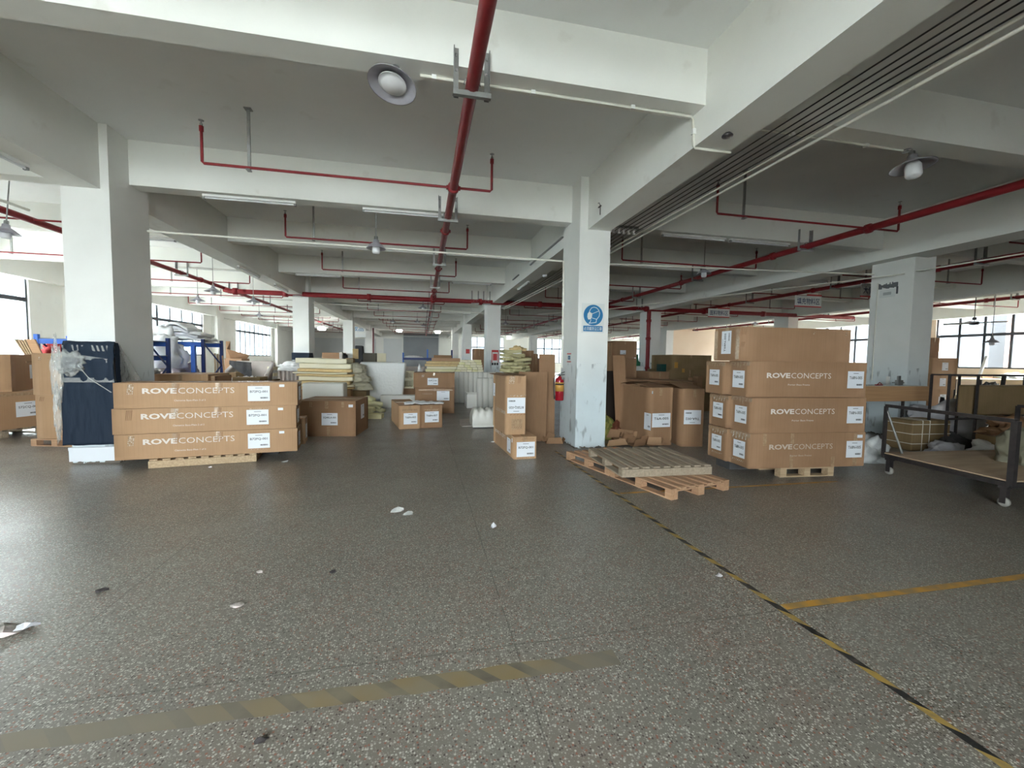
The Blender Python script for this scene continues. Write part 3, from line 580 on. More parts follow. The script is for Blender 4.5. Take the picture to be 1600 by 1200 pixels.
def carton(label, p, ang, L, D, H, mat=None, labels=(), logos=(), tapes=(), group=None, flaps=0, name='cardboard_carton', stickers=(), marks=()):
    m = MB(); n = 6; e = .012 * 0
    # slightly bulging panels
    def panel(M, w, h, bulge):
        vs = []; fs = []
        for j in range(n + 1):
            for i in range(n + 1):
                s, t = i / n, j / n; d = bulge * 16 * s * (1 - s) * t * (1 - t); vs.append((w * s, h * t, d))
        for j in range(n):
            for i in range(n): a = j * (n + 1) + i; fs.append((a, a + 1, a + n + 2, a + n + 1))
        m.add(vs, fs, 0, M, True)
    bu = lambda: R_.uniform(.001, .004)
    panel(frame((0, 0, 0), (1, 0, 0), (0, 0, 1)), L, H, bu()); panel(frame((0, D, 0), (0, -1, 0), (0, 0, 1)), D, H, bu()); panel(frame((L, 0, 0), (0, 1, 0), (0, 0, 1)), D, H, bu())
    panel(frame((L, D, 0), (-1, 0, 0), (0, 0, 1)), L, H, bu()); m.add([(0, 0, 0), (L, 0, 0), (L, D, 0), (0, D, 0)], [(3, 2, 1, 0)])
    if flaps == 0:
        m.box(0, L, 0, D / 2 - .003, H - .004, H + .003); m.box(0, L, D / 2 + .003, D, H - .004, H + .003); m.box(.01, L - .01, D / 2 - .004, D / 2 + .004, H - .006, H - .003)
    o = m.build(name, mat or M_card, loc=p, rot=ang); tag(o, label, 'carton', group)
    bv = o.modifiers.new('w', 'WELD'); bv.merge_threshold = .0005
    for (f, u, v, w, h, code, rot) in labels:
        lm = MB(); label_bm(lm, face_M(f, L, D, H) @ Matrix.Translation((u, v, .004)), w, h, code, rot); lm.build('shipping_label', [M_label, M_ink, M_inkg], o)
    for lg in logos:
        f, u, v, w, rot, mt = lg[:6]; sub = lg[6] if len(lg) > 6 else None
        lm = MB(); Q = face_M(f, L, D, H) @ Matrix.Translation((u, v, .005)) @ Matrix.Rotation(rot, 4, 'Z')
        hh = w * .072; vs, fs = tfit('ROVE', w * .36, hh, .035); lm.add(vs, fs, 0, Q); vs, fs = tfit('CONCEPTS', w * .625, hh * 1.03, -.004); lm.add(vs, fs, 0, Q @ Matrix.Translation((w * .375, 0, 0)))
        lm.build('printed_lettering', mt, o); sm_ = MB()
        if sub: vs, fs = tfit(sub, w * .34, w * .022); sm_.add(vs, fs, 0, Q @ Matrix.Translation((w * .33, -w * .125, 0))); sm_.build('printed_subtitle', mt, o)
    for (f, u, v, w, h) in tapes:
        MB().box(u, u + w, v, v + h, .0005, .0045, 0, face_M(f, L, D, H)).build('packing_tape', M_tape, o)
    for (f, u, v, w, h) in stickers:
        MB().box(u, u + w, v, v + h, .003, .006, 0, face_M(f, L, D, H)).build('sticker', M_label, o)
    for (f, u, v, w, h, k) in marks:                              # wrinkled tape ends and staple rows
        mm = MB(); F = face_M(f, L, D, H)
        for i in range(k): t = u + w * (i + .5) / k; mm.add([(t, v, .0052), (t + w * .18 / k * 2, v, .0052), (t + w * .5 / k + .015, v + h, .0052), (t + w * .2 / k + .008, v + h, .0052)], [(0, 1, 2, 3)], 0, F)
        mm.build('tape_wrinkle', M_tapehl if R_.random() < .35 else M_card2, o)
    return o
def seam(L, D, H, ends=('left', 'right'), w=.06, dz=.09):         # tape along the top seam, turned down over the ends
    r = [('top', 0, D / 2 - w / 2, L, w)]
    for e in ends: r.append((e, D / 2 - w / 2, H - dz, w, dz))
    return r
# --- left stack of three long cartons on a pallet
A8 = math.atan2(.30, 2.09); u8 = Vector((math.cos(A8), math.sin(A8), 0)); n8 = Vector((-math.sin(A8), math.cos(A8), 0)); P0 = Vector((-3.86, 6.32, 0))
LG = 'white code label with orange-brown tape, '
for i, (off, z, nmn) in enumerate(((0, .12, 'bottom'), (-.012, .455, 'middle'), (.012, .79, 'top'))):
    carton(f'long brown carton with white ROVECONCEPTS lettering and B72FQ label, {nmn} of the left stack'.replace('ROVECONCEPTS ', ''), P0 + u8 * off + Vector((0, 0, z)), A8 + (.0, .006, -.003)[i], 2.11, .46, .328, M_card,
           labels=[('front', 1.49, .07, .27, .21, 'B72FQ-001', 0), ('right', .1, .06, .2, .2, '', 0)], logos=[('front', .30, .225, 1.03, 0, M_logo, 'Clemente Base-Main %d of 3' % (i + 1))],
           tapes=seam(2.11, .46, .328) + [('front', .62, .328 - .10, .055, .10), ('front', 1.11, .328 - .10, .055, .10), ('right', .0, .29, .46, .04)],
           stickers=[('front', 1.88, .265, .065, .035)], marks=[('front', .13, .18, .07, .13, 4), ('front', .64, .2, .05, .12, 3), ('front', 1.13, .2, .05, .12, 3), ('front', 1.5, .287, .26, .012, 14), ('front', 1.5, .05, .26, .01, 7), ('right', .02, .2, .1, .12, 4)], group='long cartons in the left stack')
carton('short brown carton end showing behind the bottom carton of the left stack', P0 + u8 * .3 + n8 * .50 + Vector((0, 0, .12)), A8, 1.86, .36, .40, M_card, labels=[('right', .06, .08, .2, .22, '', 0)], tapes=seam(1.86, .36, .40))
def pallet(label, p, ang, L, W, mat, nslat=7, H=.12, group=None, gap=.35, front=None):
    t = empty('wooden_pallet', p, ang, label, 'pallet', group)
    bl = nslat; pitch = W / (bl - 1 + (1 - gap)) if False else W / bl; sw = pitch * (1 - gap)
    # slats run along local x, bearers along local y; slats spaced along y
    for i in range(bl):
        y = i * (W - sw) / (bl - 1); MB().box(0, L, y, y + sw, H - .018, H + R_.uniform(-.002, .003)).build('slat', mat, t)
    for i in range(3):
        x = i * (L - .09) / 2
        MB().box(x, x + .09, 0, W, H - .034, H - .019).build('bearer', mat, t)
        yy = i * (W - .10) / 2; MB().box(0, L, yy, yy + .10, 0, .015).build('runner', mat, t)
        for j in range(3): y = j * (W - .10) / 2; MB().box(x, x + .09, y, y + .10, .015, H - .034).build('block', mat, t)
    if front is not None: MB().box(front, front + .022, -.002, W + .002, .004, H - .019).build('front_board', mat, t)
    return t
pallet('pallet of pale planks under the left stack of long cartons', (-3.49, 6.33, 0), A8 + .03 + PI / 2, .52, 1.22, M_pallet, 9, .115, front=-.022)
# the pallet is turned so its slats run away from the viewer
for o in SC.objects:
    if o.name.startswith('wooden_pallet'): o.location = (-3.49 + 1.22 * math.cos(A8 + .03), 6.34 + 1.22 * math.sin(A8 + .03), 0)
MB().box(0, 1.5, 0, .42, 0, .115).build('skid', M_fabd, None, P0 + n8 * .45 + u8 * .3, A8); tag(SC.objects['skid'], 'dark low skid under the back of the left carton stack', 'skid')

# --- wide carton and the pair behind it
a = atz(472, 682.5); b = atz(555, 683)
carton('wide brown carton with SQ4 label and folded top, behind the left stack', (-2.27, 8.50, 0), math.atan2(-.12, 1.05), 1.06, .95, .665, M_card2, labels=[('front', .44, .21, .29, .23, 'SQ4KLA-001', 0), ('right', .35, .28, .25, .28, '', 0)],
       tapes=[('top', 0, .44, 1.06, .06), ('front', .53, 0, .06, .18), ('front', .50, .52, .06, .14), ('front', .22, .55, .05, .1), ('front', .80, .55, .05, .1)], stickers=[('front', .93, .55, .08, .05)], marks=[('front', .4, .47, .4, .025, 16), ('front', .42, .18, .3, .015, 8), ('front', .52, .55, .03, .04, 2)])
carton('squarish brown carton with T68N-005 label under a white cloth, left of the pair', (-.455, 9.07, 0), .18, .43, 1.45, .49, M_card, labels=[('front', .085, .10, .285, .235, 'T68N-005', 0)], tapes=seam(.43, 1.45, .49, ()) + [('front', .19, .41, .05, .08), ('front', .05, .38, .33, .04)], marks=[('front', .1, .40, .25, .02, 9)], group='pair of T68N cartons in the middle')
carton('squarish brown carton with T68N-007 label under a white cloth, right of the pair', (-.015, 9.16, 0), .18, .455, 1.0, .49, M_card2, labels=[('front', .08, .12, .30, .235, 'T68N-007', 0)], tapes=[('front', .19, .41, .05, .08), ('front', .06, .38, .33, .03)], marks=[('front', .1, .37, .25, .02, 9)], group='pair of T68N cartons in the middle')
# cloth on top of the pair
def sheet(fn, nu, nv, th=.006):
    vs = []; fs = []
    for s in (0, 1):
        for j in range(nv + 1):
            for i in range(nu + 1): p = Vector(fn(i / nu, j / nv)); vs.append(p + Vector((0, 0, th * s)))
    N = (nu + 1) * (nv + 1)
    for j in range(nv):
        for i in range(nu): a = j * (nu + 1) + i; fs.append((a, a + nu + 1, a + nu + 2, a + 1)); fs.append((N + a, N + a + 1, N + a + nu + 2, N + a + nu + 1))
    ring = [i for i in range(nu + 1)] + [j * (nu + 1) + nu for j in range(1, nv + 1)] + [nv * (nu + 1) + i for i in range(nu - 1, -1, -1)] + [j * (nu + 1) for j in range(nv - 1, 0, -1)]
    for k in range(len(ring)): a, b = ring[k], ring[(k + 1) % len(ring)]; fs.append((a, b, N + b, N + a))
    return MB().add(vs, fs, 0, None, True)
def ns(x, y, z=0, s=1.0): return noise.noise(Vector((x * s, y * s, z * s)))
tag(sheet(lambda s, t: (-.36 + .82 * s + .04 * ns(s * 5, t * 5), 9.22 + .1 * s + .42 * t * (.6 + .4 * math.sin(PI * s)), .50 + abs(.05 * ns(s, t, 2, 5)) + .05 * math.sin(PI * t) * math.exp(-((s - .3) / .16) ** 2)), 24, 12, .012).build('cloth', M_fabw), 'white folded cloth lying across the pair of T68N cartons', 'cloth')
# --- two brown cartons stacked behind
carton('tall brown carton, lower of two behind the cloth-covered pair', (-.18, 11.66, 0), -.08, 1.05, .8, .69, M_card2, labels=[('front', .58, .35, .34, .26, '', 0)], tapes=[('front', .1, .62, .9, .03), ('front', .5, .6, .05, .09)], marks=[('front', .15, .52, .3, .02, 8)])
carton('brown carton with small white label, upper of two behind the cloth-covered pair', (-.22, 11.62, .70), -.07, 1.09, .8, .40, M_card2, labels=[('front', .37, .07, .28, .19, 'SQ4KLA-002', 0)], tapes=seam(1.09, .8, .40) + [('front', .52, .32, .05, .08)], marks=[('front', .2, .28, .07, .07, 3), ('front', .38, .28, .3, .03, 10), ('front', .8, .36, .03, .03, 1)])
# --- standing carton on a long carton, by the sign column
carton('long brown carton with B72FQ label on its end, lying under the standing carton', (1.35, 6.12, 0), .05, .35, 1.42, .335, M_card, labels=[('front', .04, .035, .285, .225, 'B72FQ-001', 0), ('left', 1.02, .05, .22, .22, '', 0)], logos=[('left', .15, .24, .75, 0, M_logo)],
       tapes=[('top', .14, 0, .06, 1.42), ('front', .14, .27, .06, .065), ('left', .6, .24, .04, .09)], stickers=[('left', 1.3, .24, .03, .06)], marks=[('front', .1, .29, .2, .02, 8), ('front', .08, .012, .2, .012, 6)])
up = carton('upright brown carton with upside-down B72EQ label standing on the long carton', (1.265, 6.30, .342), .04, .30, 1.0, .90, M_card, labels=[('front', .008, .33, .285, .24, 'B72EQ-020', PI), ('left', .03, .52, .14, .22, '', 0)], logos=[('left', .93, .33, .70, PI, M_logo2)],
       tapes=[('front', .08, .08, .17, .16), ('top', .12, 0, .06, 1.0)], flaps=1, marks=[('front', .02, .78, .09, .12, 4), ('front', .16, .79, .05, .1, 3), ('front', .02, .59, .27, .02, 5), ('front', .02, .30, .27, .015, 5), ('left', .25, .72, .03, .18, 1), ('left', .55, .72, .03, .18, 1), ('front', .1, .1, .13, .03, 4)])
fl = MB(); fl.box(-.01, .15, -.02, 1.01, .90, .906, 0, Matrix.Translation((0, 0, 0)) @ Matrix.Rotation(-.07, 4, 'Y')); fl.box(.15, .31, -.02, 1.01, .918, .924, 0, Matrix.Rotation(.02, 4, 'Y')); fl.build('top_flap', M_card2, up)
# --- right-hand stack of seven
AR = math.atan2(-.10, 1.71); uR = Vector((math.cos(AR), math.sin(AR), 0)); nR = Vector((-math.sin(AR), math.cos(AR), 0)); PR = Vector((4.13, 4.635, 0))
rows = [(.13, 0, 1.71, 'bottom'), (.593, .0, 1.69, 'second'), (1.06, -.055, 1.72, 'third')]
for z, off, L, nn in rows:
    carton(f'long T68N-005 carton with white lettering, {nn} from the floor in the right stack', PR + uR * off + Vector((0, 0, z)), AR, L, .40, .457, M_card2 if nn != 'third' else M_card2,
           labels=[('front', L - .29 - .0, .12, .245, .225, 'T68N-005', 0), ('left', .09, .11, .225, .225, 'T68N-005', 0)], logos=[('front', .27 if nn != 'third' else .24, .28, .94, 0, M_logo2 if nn == 'bottom' else M_logo, 'Porter Base Frame')],
           tapes=seam(L, .40, .457) + [('left', 0, .40, .40, .05)] + ([('front', .18, .3, .05, .157), ('front', .58, 0, .05, .16), ('front', .58, .32, .05, .137), ('front', 1.2, 0, .05, .14), ('front', 1.53, .02, .06, .42)] if nn == 'bottom' else []),
           stickers=[('front', L - .13, .385, .08, .04)] if nn == 'bottom' else [], marks=[('left', .03, .36, .3, .08, 5), ('left', .05, .06, .24, .02, 7), ('front', L - .29, .095, .24, .014, 8)] + ([('front', 1.0, .38, .08, .05, 2)] if nn == 'bottom' else []), group='T68N cartons in the right stack')
    off2 = {'bottom': .0, 'second': .0, 'third': -.02}[nn]
    carton(f'T68N-005 carton end in the rear row of the right stack, {nn} from the floor', PR + uR * (off + off2 - .03) + nR * .415 + Vector((0, 0, z)), AR, 1.66, .42, .45, M_card2, labels=[('left', .09, .12, .22, .215, 'T68N-005', 0)],
           tapes=seam(1.66, .42, .45) + [('left', 0, .39, .42, .05)], marks=[('left', .06, .36, .28, .06, 5), ('left', .08, .07, .24, .02, 7)], group='T68N cartons in the right stack')
carton('plain long brown carton with sideways T68N-005 label, topmost of the right stack', PR + uR * (-.20) + nR * .02 + Vector((0, 0, 1.521)), AR + .01, 1.63, .50, .43, M_card2, labels=[('left', .155, .09, .19, .30, 'T68N-005', PI / 2)],
       tapes=seam(1.63, .50, .43) + [('left', .0, .02, .07, .38), ('left', .43, .02, .07, .38)], marks=[('front', .0, .33, .08, .09, 3), ('front', .0, .18, .06, .06, 3), ('front', 1.03, .36, .04, .03, 1), ('front', 1.52, .34, .03, .05, 1), ('front', .46, .38, .05, .01, 2), ('left', .42, .30, .08, .1, 3)], group='T68N cartons in the right stack')
tp = MB()
for k in range(9): tp.box(.02 + k * .16, .10 + k * .16, -.004, .0, .425, .436)
pallet('pallet of pale planks under the right stack of cartons', tuple(atz(1219, 746)), AR, .80, .86, M_pallet, 7, .125)
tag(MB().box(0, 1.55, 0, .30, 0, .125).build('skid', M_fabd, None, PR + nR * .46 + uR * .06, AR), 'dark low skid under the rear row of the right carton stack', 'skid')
# --- two tall cartons in the shade, with half-open flaps
def flaps(o, L, D, H, a1, a2, mat):
    MB().box(0, L, -.0, D * .46, 0, .006, 0, Matrix.Translation((0, 0, H)) @ Matrix.Rotation(a1, 4, 'X')).build('top_flap', mat, o)
    MB().box(0, L, -D * .46, 0, 0, .006, 0, Matrix.Translation((0, D, H)) @ Matrix.Rotation(a2, 4, 'X')).build('top_flap', mat, o)
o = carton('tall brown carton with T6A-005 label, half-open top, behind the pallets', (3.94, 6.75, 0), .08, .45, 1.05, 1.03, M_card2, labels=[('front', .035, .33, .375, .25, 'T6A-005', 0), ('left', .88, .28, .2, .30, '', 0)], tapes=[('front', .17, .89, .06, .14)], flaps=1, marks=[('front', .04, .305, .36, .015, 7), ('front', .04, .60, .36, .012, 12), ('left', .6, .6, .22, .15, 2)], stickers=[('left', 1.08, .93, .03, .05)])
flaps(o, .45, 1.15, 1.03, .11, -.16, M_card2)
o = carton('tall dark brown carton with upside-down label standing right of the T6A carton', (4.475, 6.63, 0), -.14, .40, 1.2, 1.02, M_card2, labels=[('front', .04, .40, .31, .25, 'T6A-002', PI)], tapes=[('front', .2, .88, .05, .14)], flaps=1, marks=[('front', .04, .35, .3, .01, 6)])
flaps(o, .40, 1.2, 1.02, .14, -.10, M_card2)
tag(MB().box(0, 1.5, 0, .5, 0, .006, 0, Matrix.Rotation(.03, 4, 'Y') @ Matrix.Rotation(.05, 4, 'X')).build('cardboard_sheet', M_card2, None, (3.95, 7.6, 1.13), (.0, 0, -.08)), 'loose cardboard sheet lying across the tops of the two tall cartons', 'cardboard')
# --- left edge cartons
carton('pale brown carton facing the viewer, lower of two left of the wrapped column', (-6.0, 8.12, .12), -.07, .80, .9, .70, M_card, marks=[('front', .05, .6, .07, .07, 3)], tapes=[('front', .5, .52, .1, .03)])
carton('pale brown carton facing the viewer, upper of two left of the wrapped column', (-6.02, 8.12, .825), -.07, .85, .9, .655, M_card, marks=[('front', .08, .54, .05, .06, 2), ('front', .2, .58, .4, .008, 10)])
pallet('reddish pallet under the pale cartons left of the wrapped column', (-6.1, 8.14, 0), -.22, .75, .8, M_palred, 5, .115)
carton('large shaded carton with white label, lower of two at the left frame edge', (-7.25 - 1.1 * math.cos(.3), 8.4 + 1.1 * math.sin(.3), .14), -.30, 1.10, 1.25, .655, M_card, labels=[('right', .75, .20, .36, .27, 'S72CQ-001', 0)], tapes=[('right', .5, .58, .6, .05)])
carton('large carton with white label, upper of two at the left frame edge', (-7.03 - 1.1 * math.cos(.28), 9.07 - 1.1 * math.sin(.28), .80), .28, 1.10, .84, .645, M_card, labels=[('right', .6, .2, .22, .26, '', 0)], tapes=[('right', .5, .50, .3, .03)], stickers=[('front', .6, .55, .35, .05)])
pallet('dark pallet under the large cartons at the left frame edge', (-7.25 - 1.1 * math.cos(.3), 8.4 + 1.1 * math.sin(.3), 0), -.30, 1.08, 1.2, M_palgrey, 6, .135)
# --- empty pallets in front of the sign column
al = math.atan2(-.97, .245)
v = Vector((math.cos(al), math.sin(al), 0))
q = Vector((2.14, 6.02, 0))
def palletL(label, p, ang, mat, L, W, n, z=0): # origin at far-left corner, slats run toward the viewer
    t = pallet(label, (p[0], p[1], z), ang, L, W, mat, n, .12); return t
palletL('reddish empty pallet on the floor, rear one beneath the weathered pallet', q, al, M_palred, 1.0, .93, 7)
palletL('reddish empty pallet on the floor, front one beneath the weathered pallet', q + v * 1.02, al, M_palred, 1.02, .93, 7)
# weathered pallet resting on top of them
t = pallet('weathered grey pallet resting on top of the two reddish pallets', (2.345, 5.66, .121), math.atan2(-1.1, -.03), 1.10, 1.17, M_palgrey, 9, .115, gap=.34, front=1.10)
# ================================================================== soft and background things
def heap_mb(sx, sy, sz, seed=0, amp=.25, freq=1.6, sub=4, flat=True):
    bm = bmesh.new(); bmesh.ops.create_icosphere(bm, subdivisions=sub, radius=1); vs = []
    for v in bm.verts:
        c = v.co; d = 1 + amp * noise.noise(c * freq + Vector((seed * 7.3, seed, 0))) + amp * .6 * noise.noise(c * freq * 2.7 + Vector((seed, 3, 9))) + amp * .25 * noise.noise(c * freq * 6 + Vector((1, seed, 2)))
        p = Vector((c.x * d * sx, c.y * d * sy, c.z * d * sz))
        vs.append(p)
    fs = [[v.index for v in f.verts] for f in bm.faces]; bm.free()
    if flat:
        vs = [Vector((p.x, p.y, max(p.z, -sz * .35) + sz * .35)) for p in vs]
    return MB().add(vs, fs, 0, None, True)
def heap(name, label, cat, p, size, mat, seed=0, amp=.3, freq=1.6, rz=0, group=None, sub=4):
    o = heap_mb(size[0] / 2, size[1] / 2, size[2] / 1.35, seed, amp, freq, sub).build(name, mat, loc=p, rot=rz); return tag(o, label, cat, group)
def px_box(name, label, cat, u0, u1, vt, Y, D, mat, z0=0.0, bev=.01, taper=0, group=None, vb=None, rz=0):
    um = (u0 + u1) / 2; a = at(u0, 550, Y).x; b = at(u1, 550, Y).x; zt = at(um, vt, Y).z
    if vb is not None: z0 = at(um, vb, Y).z
    o = MB().box(0, b - a, 0, D, 0, zt - z0).build(name, mat, loc=(a, Y, z0), rot=rz); bevel(o, bev)
    if taper:
        for v in o.data.vertices:
            if v.co.z < .01: v.co.x += taper if v.co.x < .1 else -taper * 1.2
    return tag(o, label, cat, group)
def px_carton(label, u0, u1, vt, Y, D, mat=M_card2, z0=0.0, vb=None, lab=None, ang=0, group=None):
    um = (u0 + u1) / 2; a = at(u0, 550, Y).x; b = at(u1, 550, Y).x; zt = at(um, vt, Y).z
    if vb is not None: z0 = at(um, vb, Y).z
    L, H = b - a, zt - z0
    return carton(label, (a, Y, z0), ang, L, D, H, mat, labels=lab or [], tapes=[('front', L * .45, H * .8, .05, H * .2), ('top', 0, D * .45, L, .05)], group=group)

# --- wrapped left column
t = empty('column_cover', (XA, YF, 0), 0, 'dark navy padded cover stretch-wrapped around the lower left column', 'cover')
zt, zb = 1.64, .27
def fold(s, z, a=.012): return a * ns(s * 7, z * 1.3, 1) + a * 1.6 * ns(s * 2.3, z * .8, 5)
def quilt(x0, x1, y):
    vs = []; fs = []; nu, nv = 26, 34
    for j in range(nv + 1):
        for i in range(nu + 1):
            s, q = i / nu, j / nv; z = zb + (zt - zb) * q; wz = .03 * (1 - q)
            band = .018 if min(abs(z - 1.45), abs(z - 1.10)) < .05 else 0
            vs.append((x0 - wz + (x1 - x0 + 2 * wz * .4) * s, y - .045 - abs(fold(s * 1.5, z * 2, .022)) + band + .03 * math.exp(-((q - 1) / .03) ** 2), z + (.02 * ns(s * 4, 0, 3) if j in (0, nv) else 0)))
    for j in range(nv):
        for i in range(nu): a = j * (nu + 1) + i; fs.append((a, a + 1, a + nu + 2, a + nu + 1))
    return MB().add(vs, fs, 0, None, True).build('front_pad', M_navy, t)
q_ = quilt(-.02, COLW + .015, 0); sd = q_.modifiers.new('s', 'SOLIDIFY'); sd.thickness = .03; sd.offset = -1 if False else 1
vs = []; nv = 20; fs = []
for j in range(nv + 1):
    q = j / nv; z = zb + (zt - zb) * q; yb = .03 + .52 * (1 - q) ** .9
    for i in range(9): s = i / 8; vs.append((COLW + .012 + .02 * abs(ns(s * 5, z * 2)) + .012 * (1 - q), -.04 + (yb + .04) * s, z))
for j in range(nv):
    for i in range(8): a = j * 9 + i; fs.append((a, a + 1, a + 10, a + 9))
MB().add(vs, fs, 0, None, True).build('side_pad', M_navy, t)
# film bands, triangular film on the column side, crumpled film at the left edge
for z, h, r in ((1.43, .05, -.10), (1.08, .06, -.0)):
    MB().add([(-.03, -.085, z + .03), (COLW + .02, -.085, z + .03 + r), (COLW + .02, -.085, z + .03 + h + r), (-.03, -.085, z + .03 + h)], [(0, 1, 2, 3)]).build('film_band', M_wrap2, t)
o = sheet(lambda s, q: (COLW + .035, .0 + .62 * s * (1 - q) + .02, .9 + .72 * q + .01 * ns(s * 6, q * 6)), 10, 14, .001).build('film_sheet', M_wrap, t)
for i, (x, z, sx, sz) in enumerate(((-.06, 1.22, .055, .42), (.08, 1.36, .16, .15), (-.07, .72, .03, .34))):
    b = heap_mb(sx, .045, sz, i + 3, .45, 4.0, 4, False); b.build('crumpled_film', M_wrap2, t, loc=(x, -.10, z))
rr = random.Random(4)
cr = MB()
for i in range(10): x = -.01 + .055 * i; cr.add([(x, -.088, 1.60), (x + .022, -.088, 1.60), (x + .03 + rr.uniform(-.01, .02), -.09, 1.52), (x + .015, -.09, 1.53)], [(0, 1, 2, 3)])
cr.build('film_edge', M_wrap2, t)
MB().tube([(.17, -.10, 1.34), (.3, -.12, 1.17), (.42, -.13, 1.08), (.56, -.14, .98)], .006, 6).build('film_rope', M_wrap2, t)
MB().box(-.02, COLW + .03, -.03, .0, .04, .20).box(-.02, COLW + .03, -.04, -.0, .19, .23).build('base_sheet', M_label, t)
# --- blue rack and boards at the far left
def rack(label, p, L, D, H, levels, mat, mat2=None, brace=True):
    t = empty('storage_rack', p, 0, label, 'rack'); mat2 = mat2 or mat
    for i, (x, y) in enumerate(((0, 0), (L, 0), (0, D), (L, D))): MB().box(x - .035, x + .035, y - .03, y + .03, 0, H).box(x - .06, x + .06, y - .05, y + .05, 0, .01).build('post', mat if i in (0, 2) else mat2, t)
    for z in levels:
        for y in (0, D): MB().box(.035, L - .035, y - .02, y + .02, z - .05, z + .05).build('beam', mat, t)
        MB().box(.0, L, .02, D - .02, z + .05, z + .065).build('shelf_board', M_steel, t)
    if brace:
        for x in (0, L):
            m = MB(); n = 3
            for k in range(n): m.bar((x, .03 if k % 2 else D - .03, .1 + (H - .2) * k / n), (x, D - .03 if k % 2 else .03, .1 + (H - .2) * (k + 1) / n), .025)
            m.build('brace', mat2, t)
    return t
a = at(57, 522, 10.4); rack('bright blue rack end showing above the pale cartons at the left', (a.x, 10.4, 0), 1.9, .8, a.z, (.5, 1.40, a.z - .14), M_blue, M_dblue)
heap('red_cloth', 'red cloth on the blue rack behind the pale cartons', 'cloth', (at(84, 545, 10.7).x, 10.75, 1.466), (.42, .4, .22), nm('red_cloth', (.55, .04, .04), .8), 2)
for i in range(5):
    q1 = at(37 + i * 3.6, 553, 9.9); q0 = at(22 + i * 4.5, 530, 9.9); k = (q1.x - q0.x) / (q0.z - q1.z); w_ = .14 if i == 4 else .022
    o = MB().add([(q1.x + k * q1.z, 9.9, .0), (q1.x + k * q1.z + w_, 9.9, 0), (q0.x + w_, 9.9, q0.z), (q0.x, 9.9, q0.z), (q1.x + k * q1.z, 9.93, .0), (q1.x + k * q1.z + w_, 9.93, 0), (q0.x + w_, 9.93, q0.z), (q0.x, 9.93, q0.z)], [(0, 1, 2, 3), (7, 6, 5, 4), (0, 4, 5, 1), (1, 5, 6, 2), (2, 6, 7, 3), (3, 7, 4, 0)]).build('plywood_sheet', M_ply if i == 4 else M_pallet)
    tag(o, ['leaning plywood sheet edge by the left window, outermost', 'leaning plywood sheet edge by the left window, second', 'leaning plywood sheet edge by the left window, middle', 'leaning plywood sheet edge by the left window, fourth', 'leaning plywood sheet by the left window showing its broad side'][i], 'board', 'plywood sheets by the left window')
# --- fabric rack in the left bay
a = at(317, 530, 12.0); b = at(232, 530, 12.0)
rack('dark blue rack in the left bay loaded with folded quilts', (b.x - .3, 12.0, 0), a.x - b.x + .3, 1.0, a.z, (.92, 1.75), M_blue, M_dblue)
zq = 1.815
xq = at(240, 550, 12.2).x; Lq = at(318, 550, 12.2).x - xq
for i, (o0, L_, th, m, nmq) in enumerate(((.05, .98, .08, M_fabw, 'lowest'), (.0, .90, .09, M_fabg, 'second'), (.12, .86, .08, M_fabw, 'third'), (.05, .70, .08, M_fabg, 'fourth'), (.28, .46, .07, M_fabw, 'topmost'))):
    o = sheet(lambda s, q, i=i: (Lq * (o0 + L_ * s), .10 + .75 * q - .03 * i + .04 * ns(s * 3, i, 2), .085 * i * (1 - .25 * s) + .10 * math.sin(PI * min(1, s * 1.1)) * (.5 + .1 * i) - .30 * max(0, .12 - s) * (6 if i == 1 else 1) + .035 * ns(s * 5, q * 3, i * 3)), 22, 10, th).build('quilt', m, loc=(xq, 12.1, zq + .02)); bevel(o, .025, 2)
    tag(o, 'folded pale quilt piled on top of the dark blue fabric rack, ' + nmq + ' of five', 'quilt', 'folded quilts on the fabric rack')
heap('quilt', 'white quilt draped down over the front of the fabric rack', 'quilt', (at(254, 550, 11.8).x, 11.78, 1.16), (.95, .26, .90), M_fabw, 12, .35, 2.6)
heap('fabric_heap', 'dark patterned fabric heap on the lower shelf of the fabric rack', 'fabric', (at(258, 550, 12.3).x, 12.35, .985), (.75, .6, .38), M_fabmix, 21, .5, 2)
heap('fabric_heap', 'pinkish grey fabric heap on the lower shelf near the blue post', 'fabric', (at(286, 550, 12.3).x, 12.30, .985), (.60, .6, .30), nm('pinkish_fabric', (.40, .30, .30), .85, col2=(.6, .58, .62), scale=5, bump=.5), 31, .5, 2)
a = at(302, 540, 11.7); MB().box(-.045, .045, -.04, .04, 0, a.z).box(-.09, .09, -.06, .06, 0, .01).build('rack_post', M_blue, loc=(a.x, 11.7, 0)); tag(SC.objects['rack_post'], 'short bright blue rack post in front of the fabric rack', 'post')
px_carton('long brown carton with its top edge showing over the left stack', 240, 324, 585, 8.9, .9, M_card)
px_carton('narrow brown carton behind the left stack, right of the long one', 325, 335, 588, 9.0, .7, M_card2)
for i in range(4): px_box('wood_slat', 'thin upright wooden slat leaning by the fabric rack', 'slat', 334 + i * 4, 336.5 + i * 4, 552 + i, 13 + .05 * i, .03, M_pallet, 0, .002, group='wooden slats by the fabric rack')
a = at(342, 556, 12.4); b = at(350, 600, 11.8); tag(MB().bar((a.x, 12.6, a.z), (b.x, 12.0, .02), .035).build('wooden_pole', M_palred), 'reddish wooden pole leaning in the left bay', 'pole')
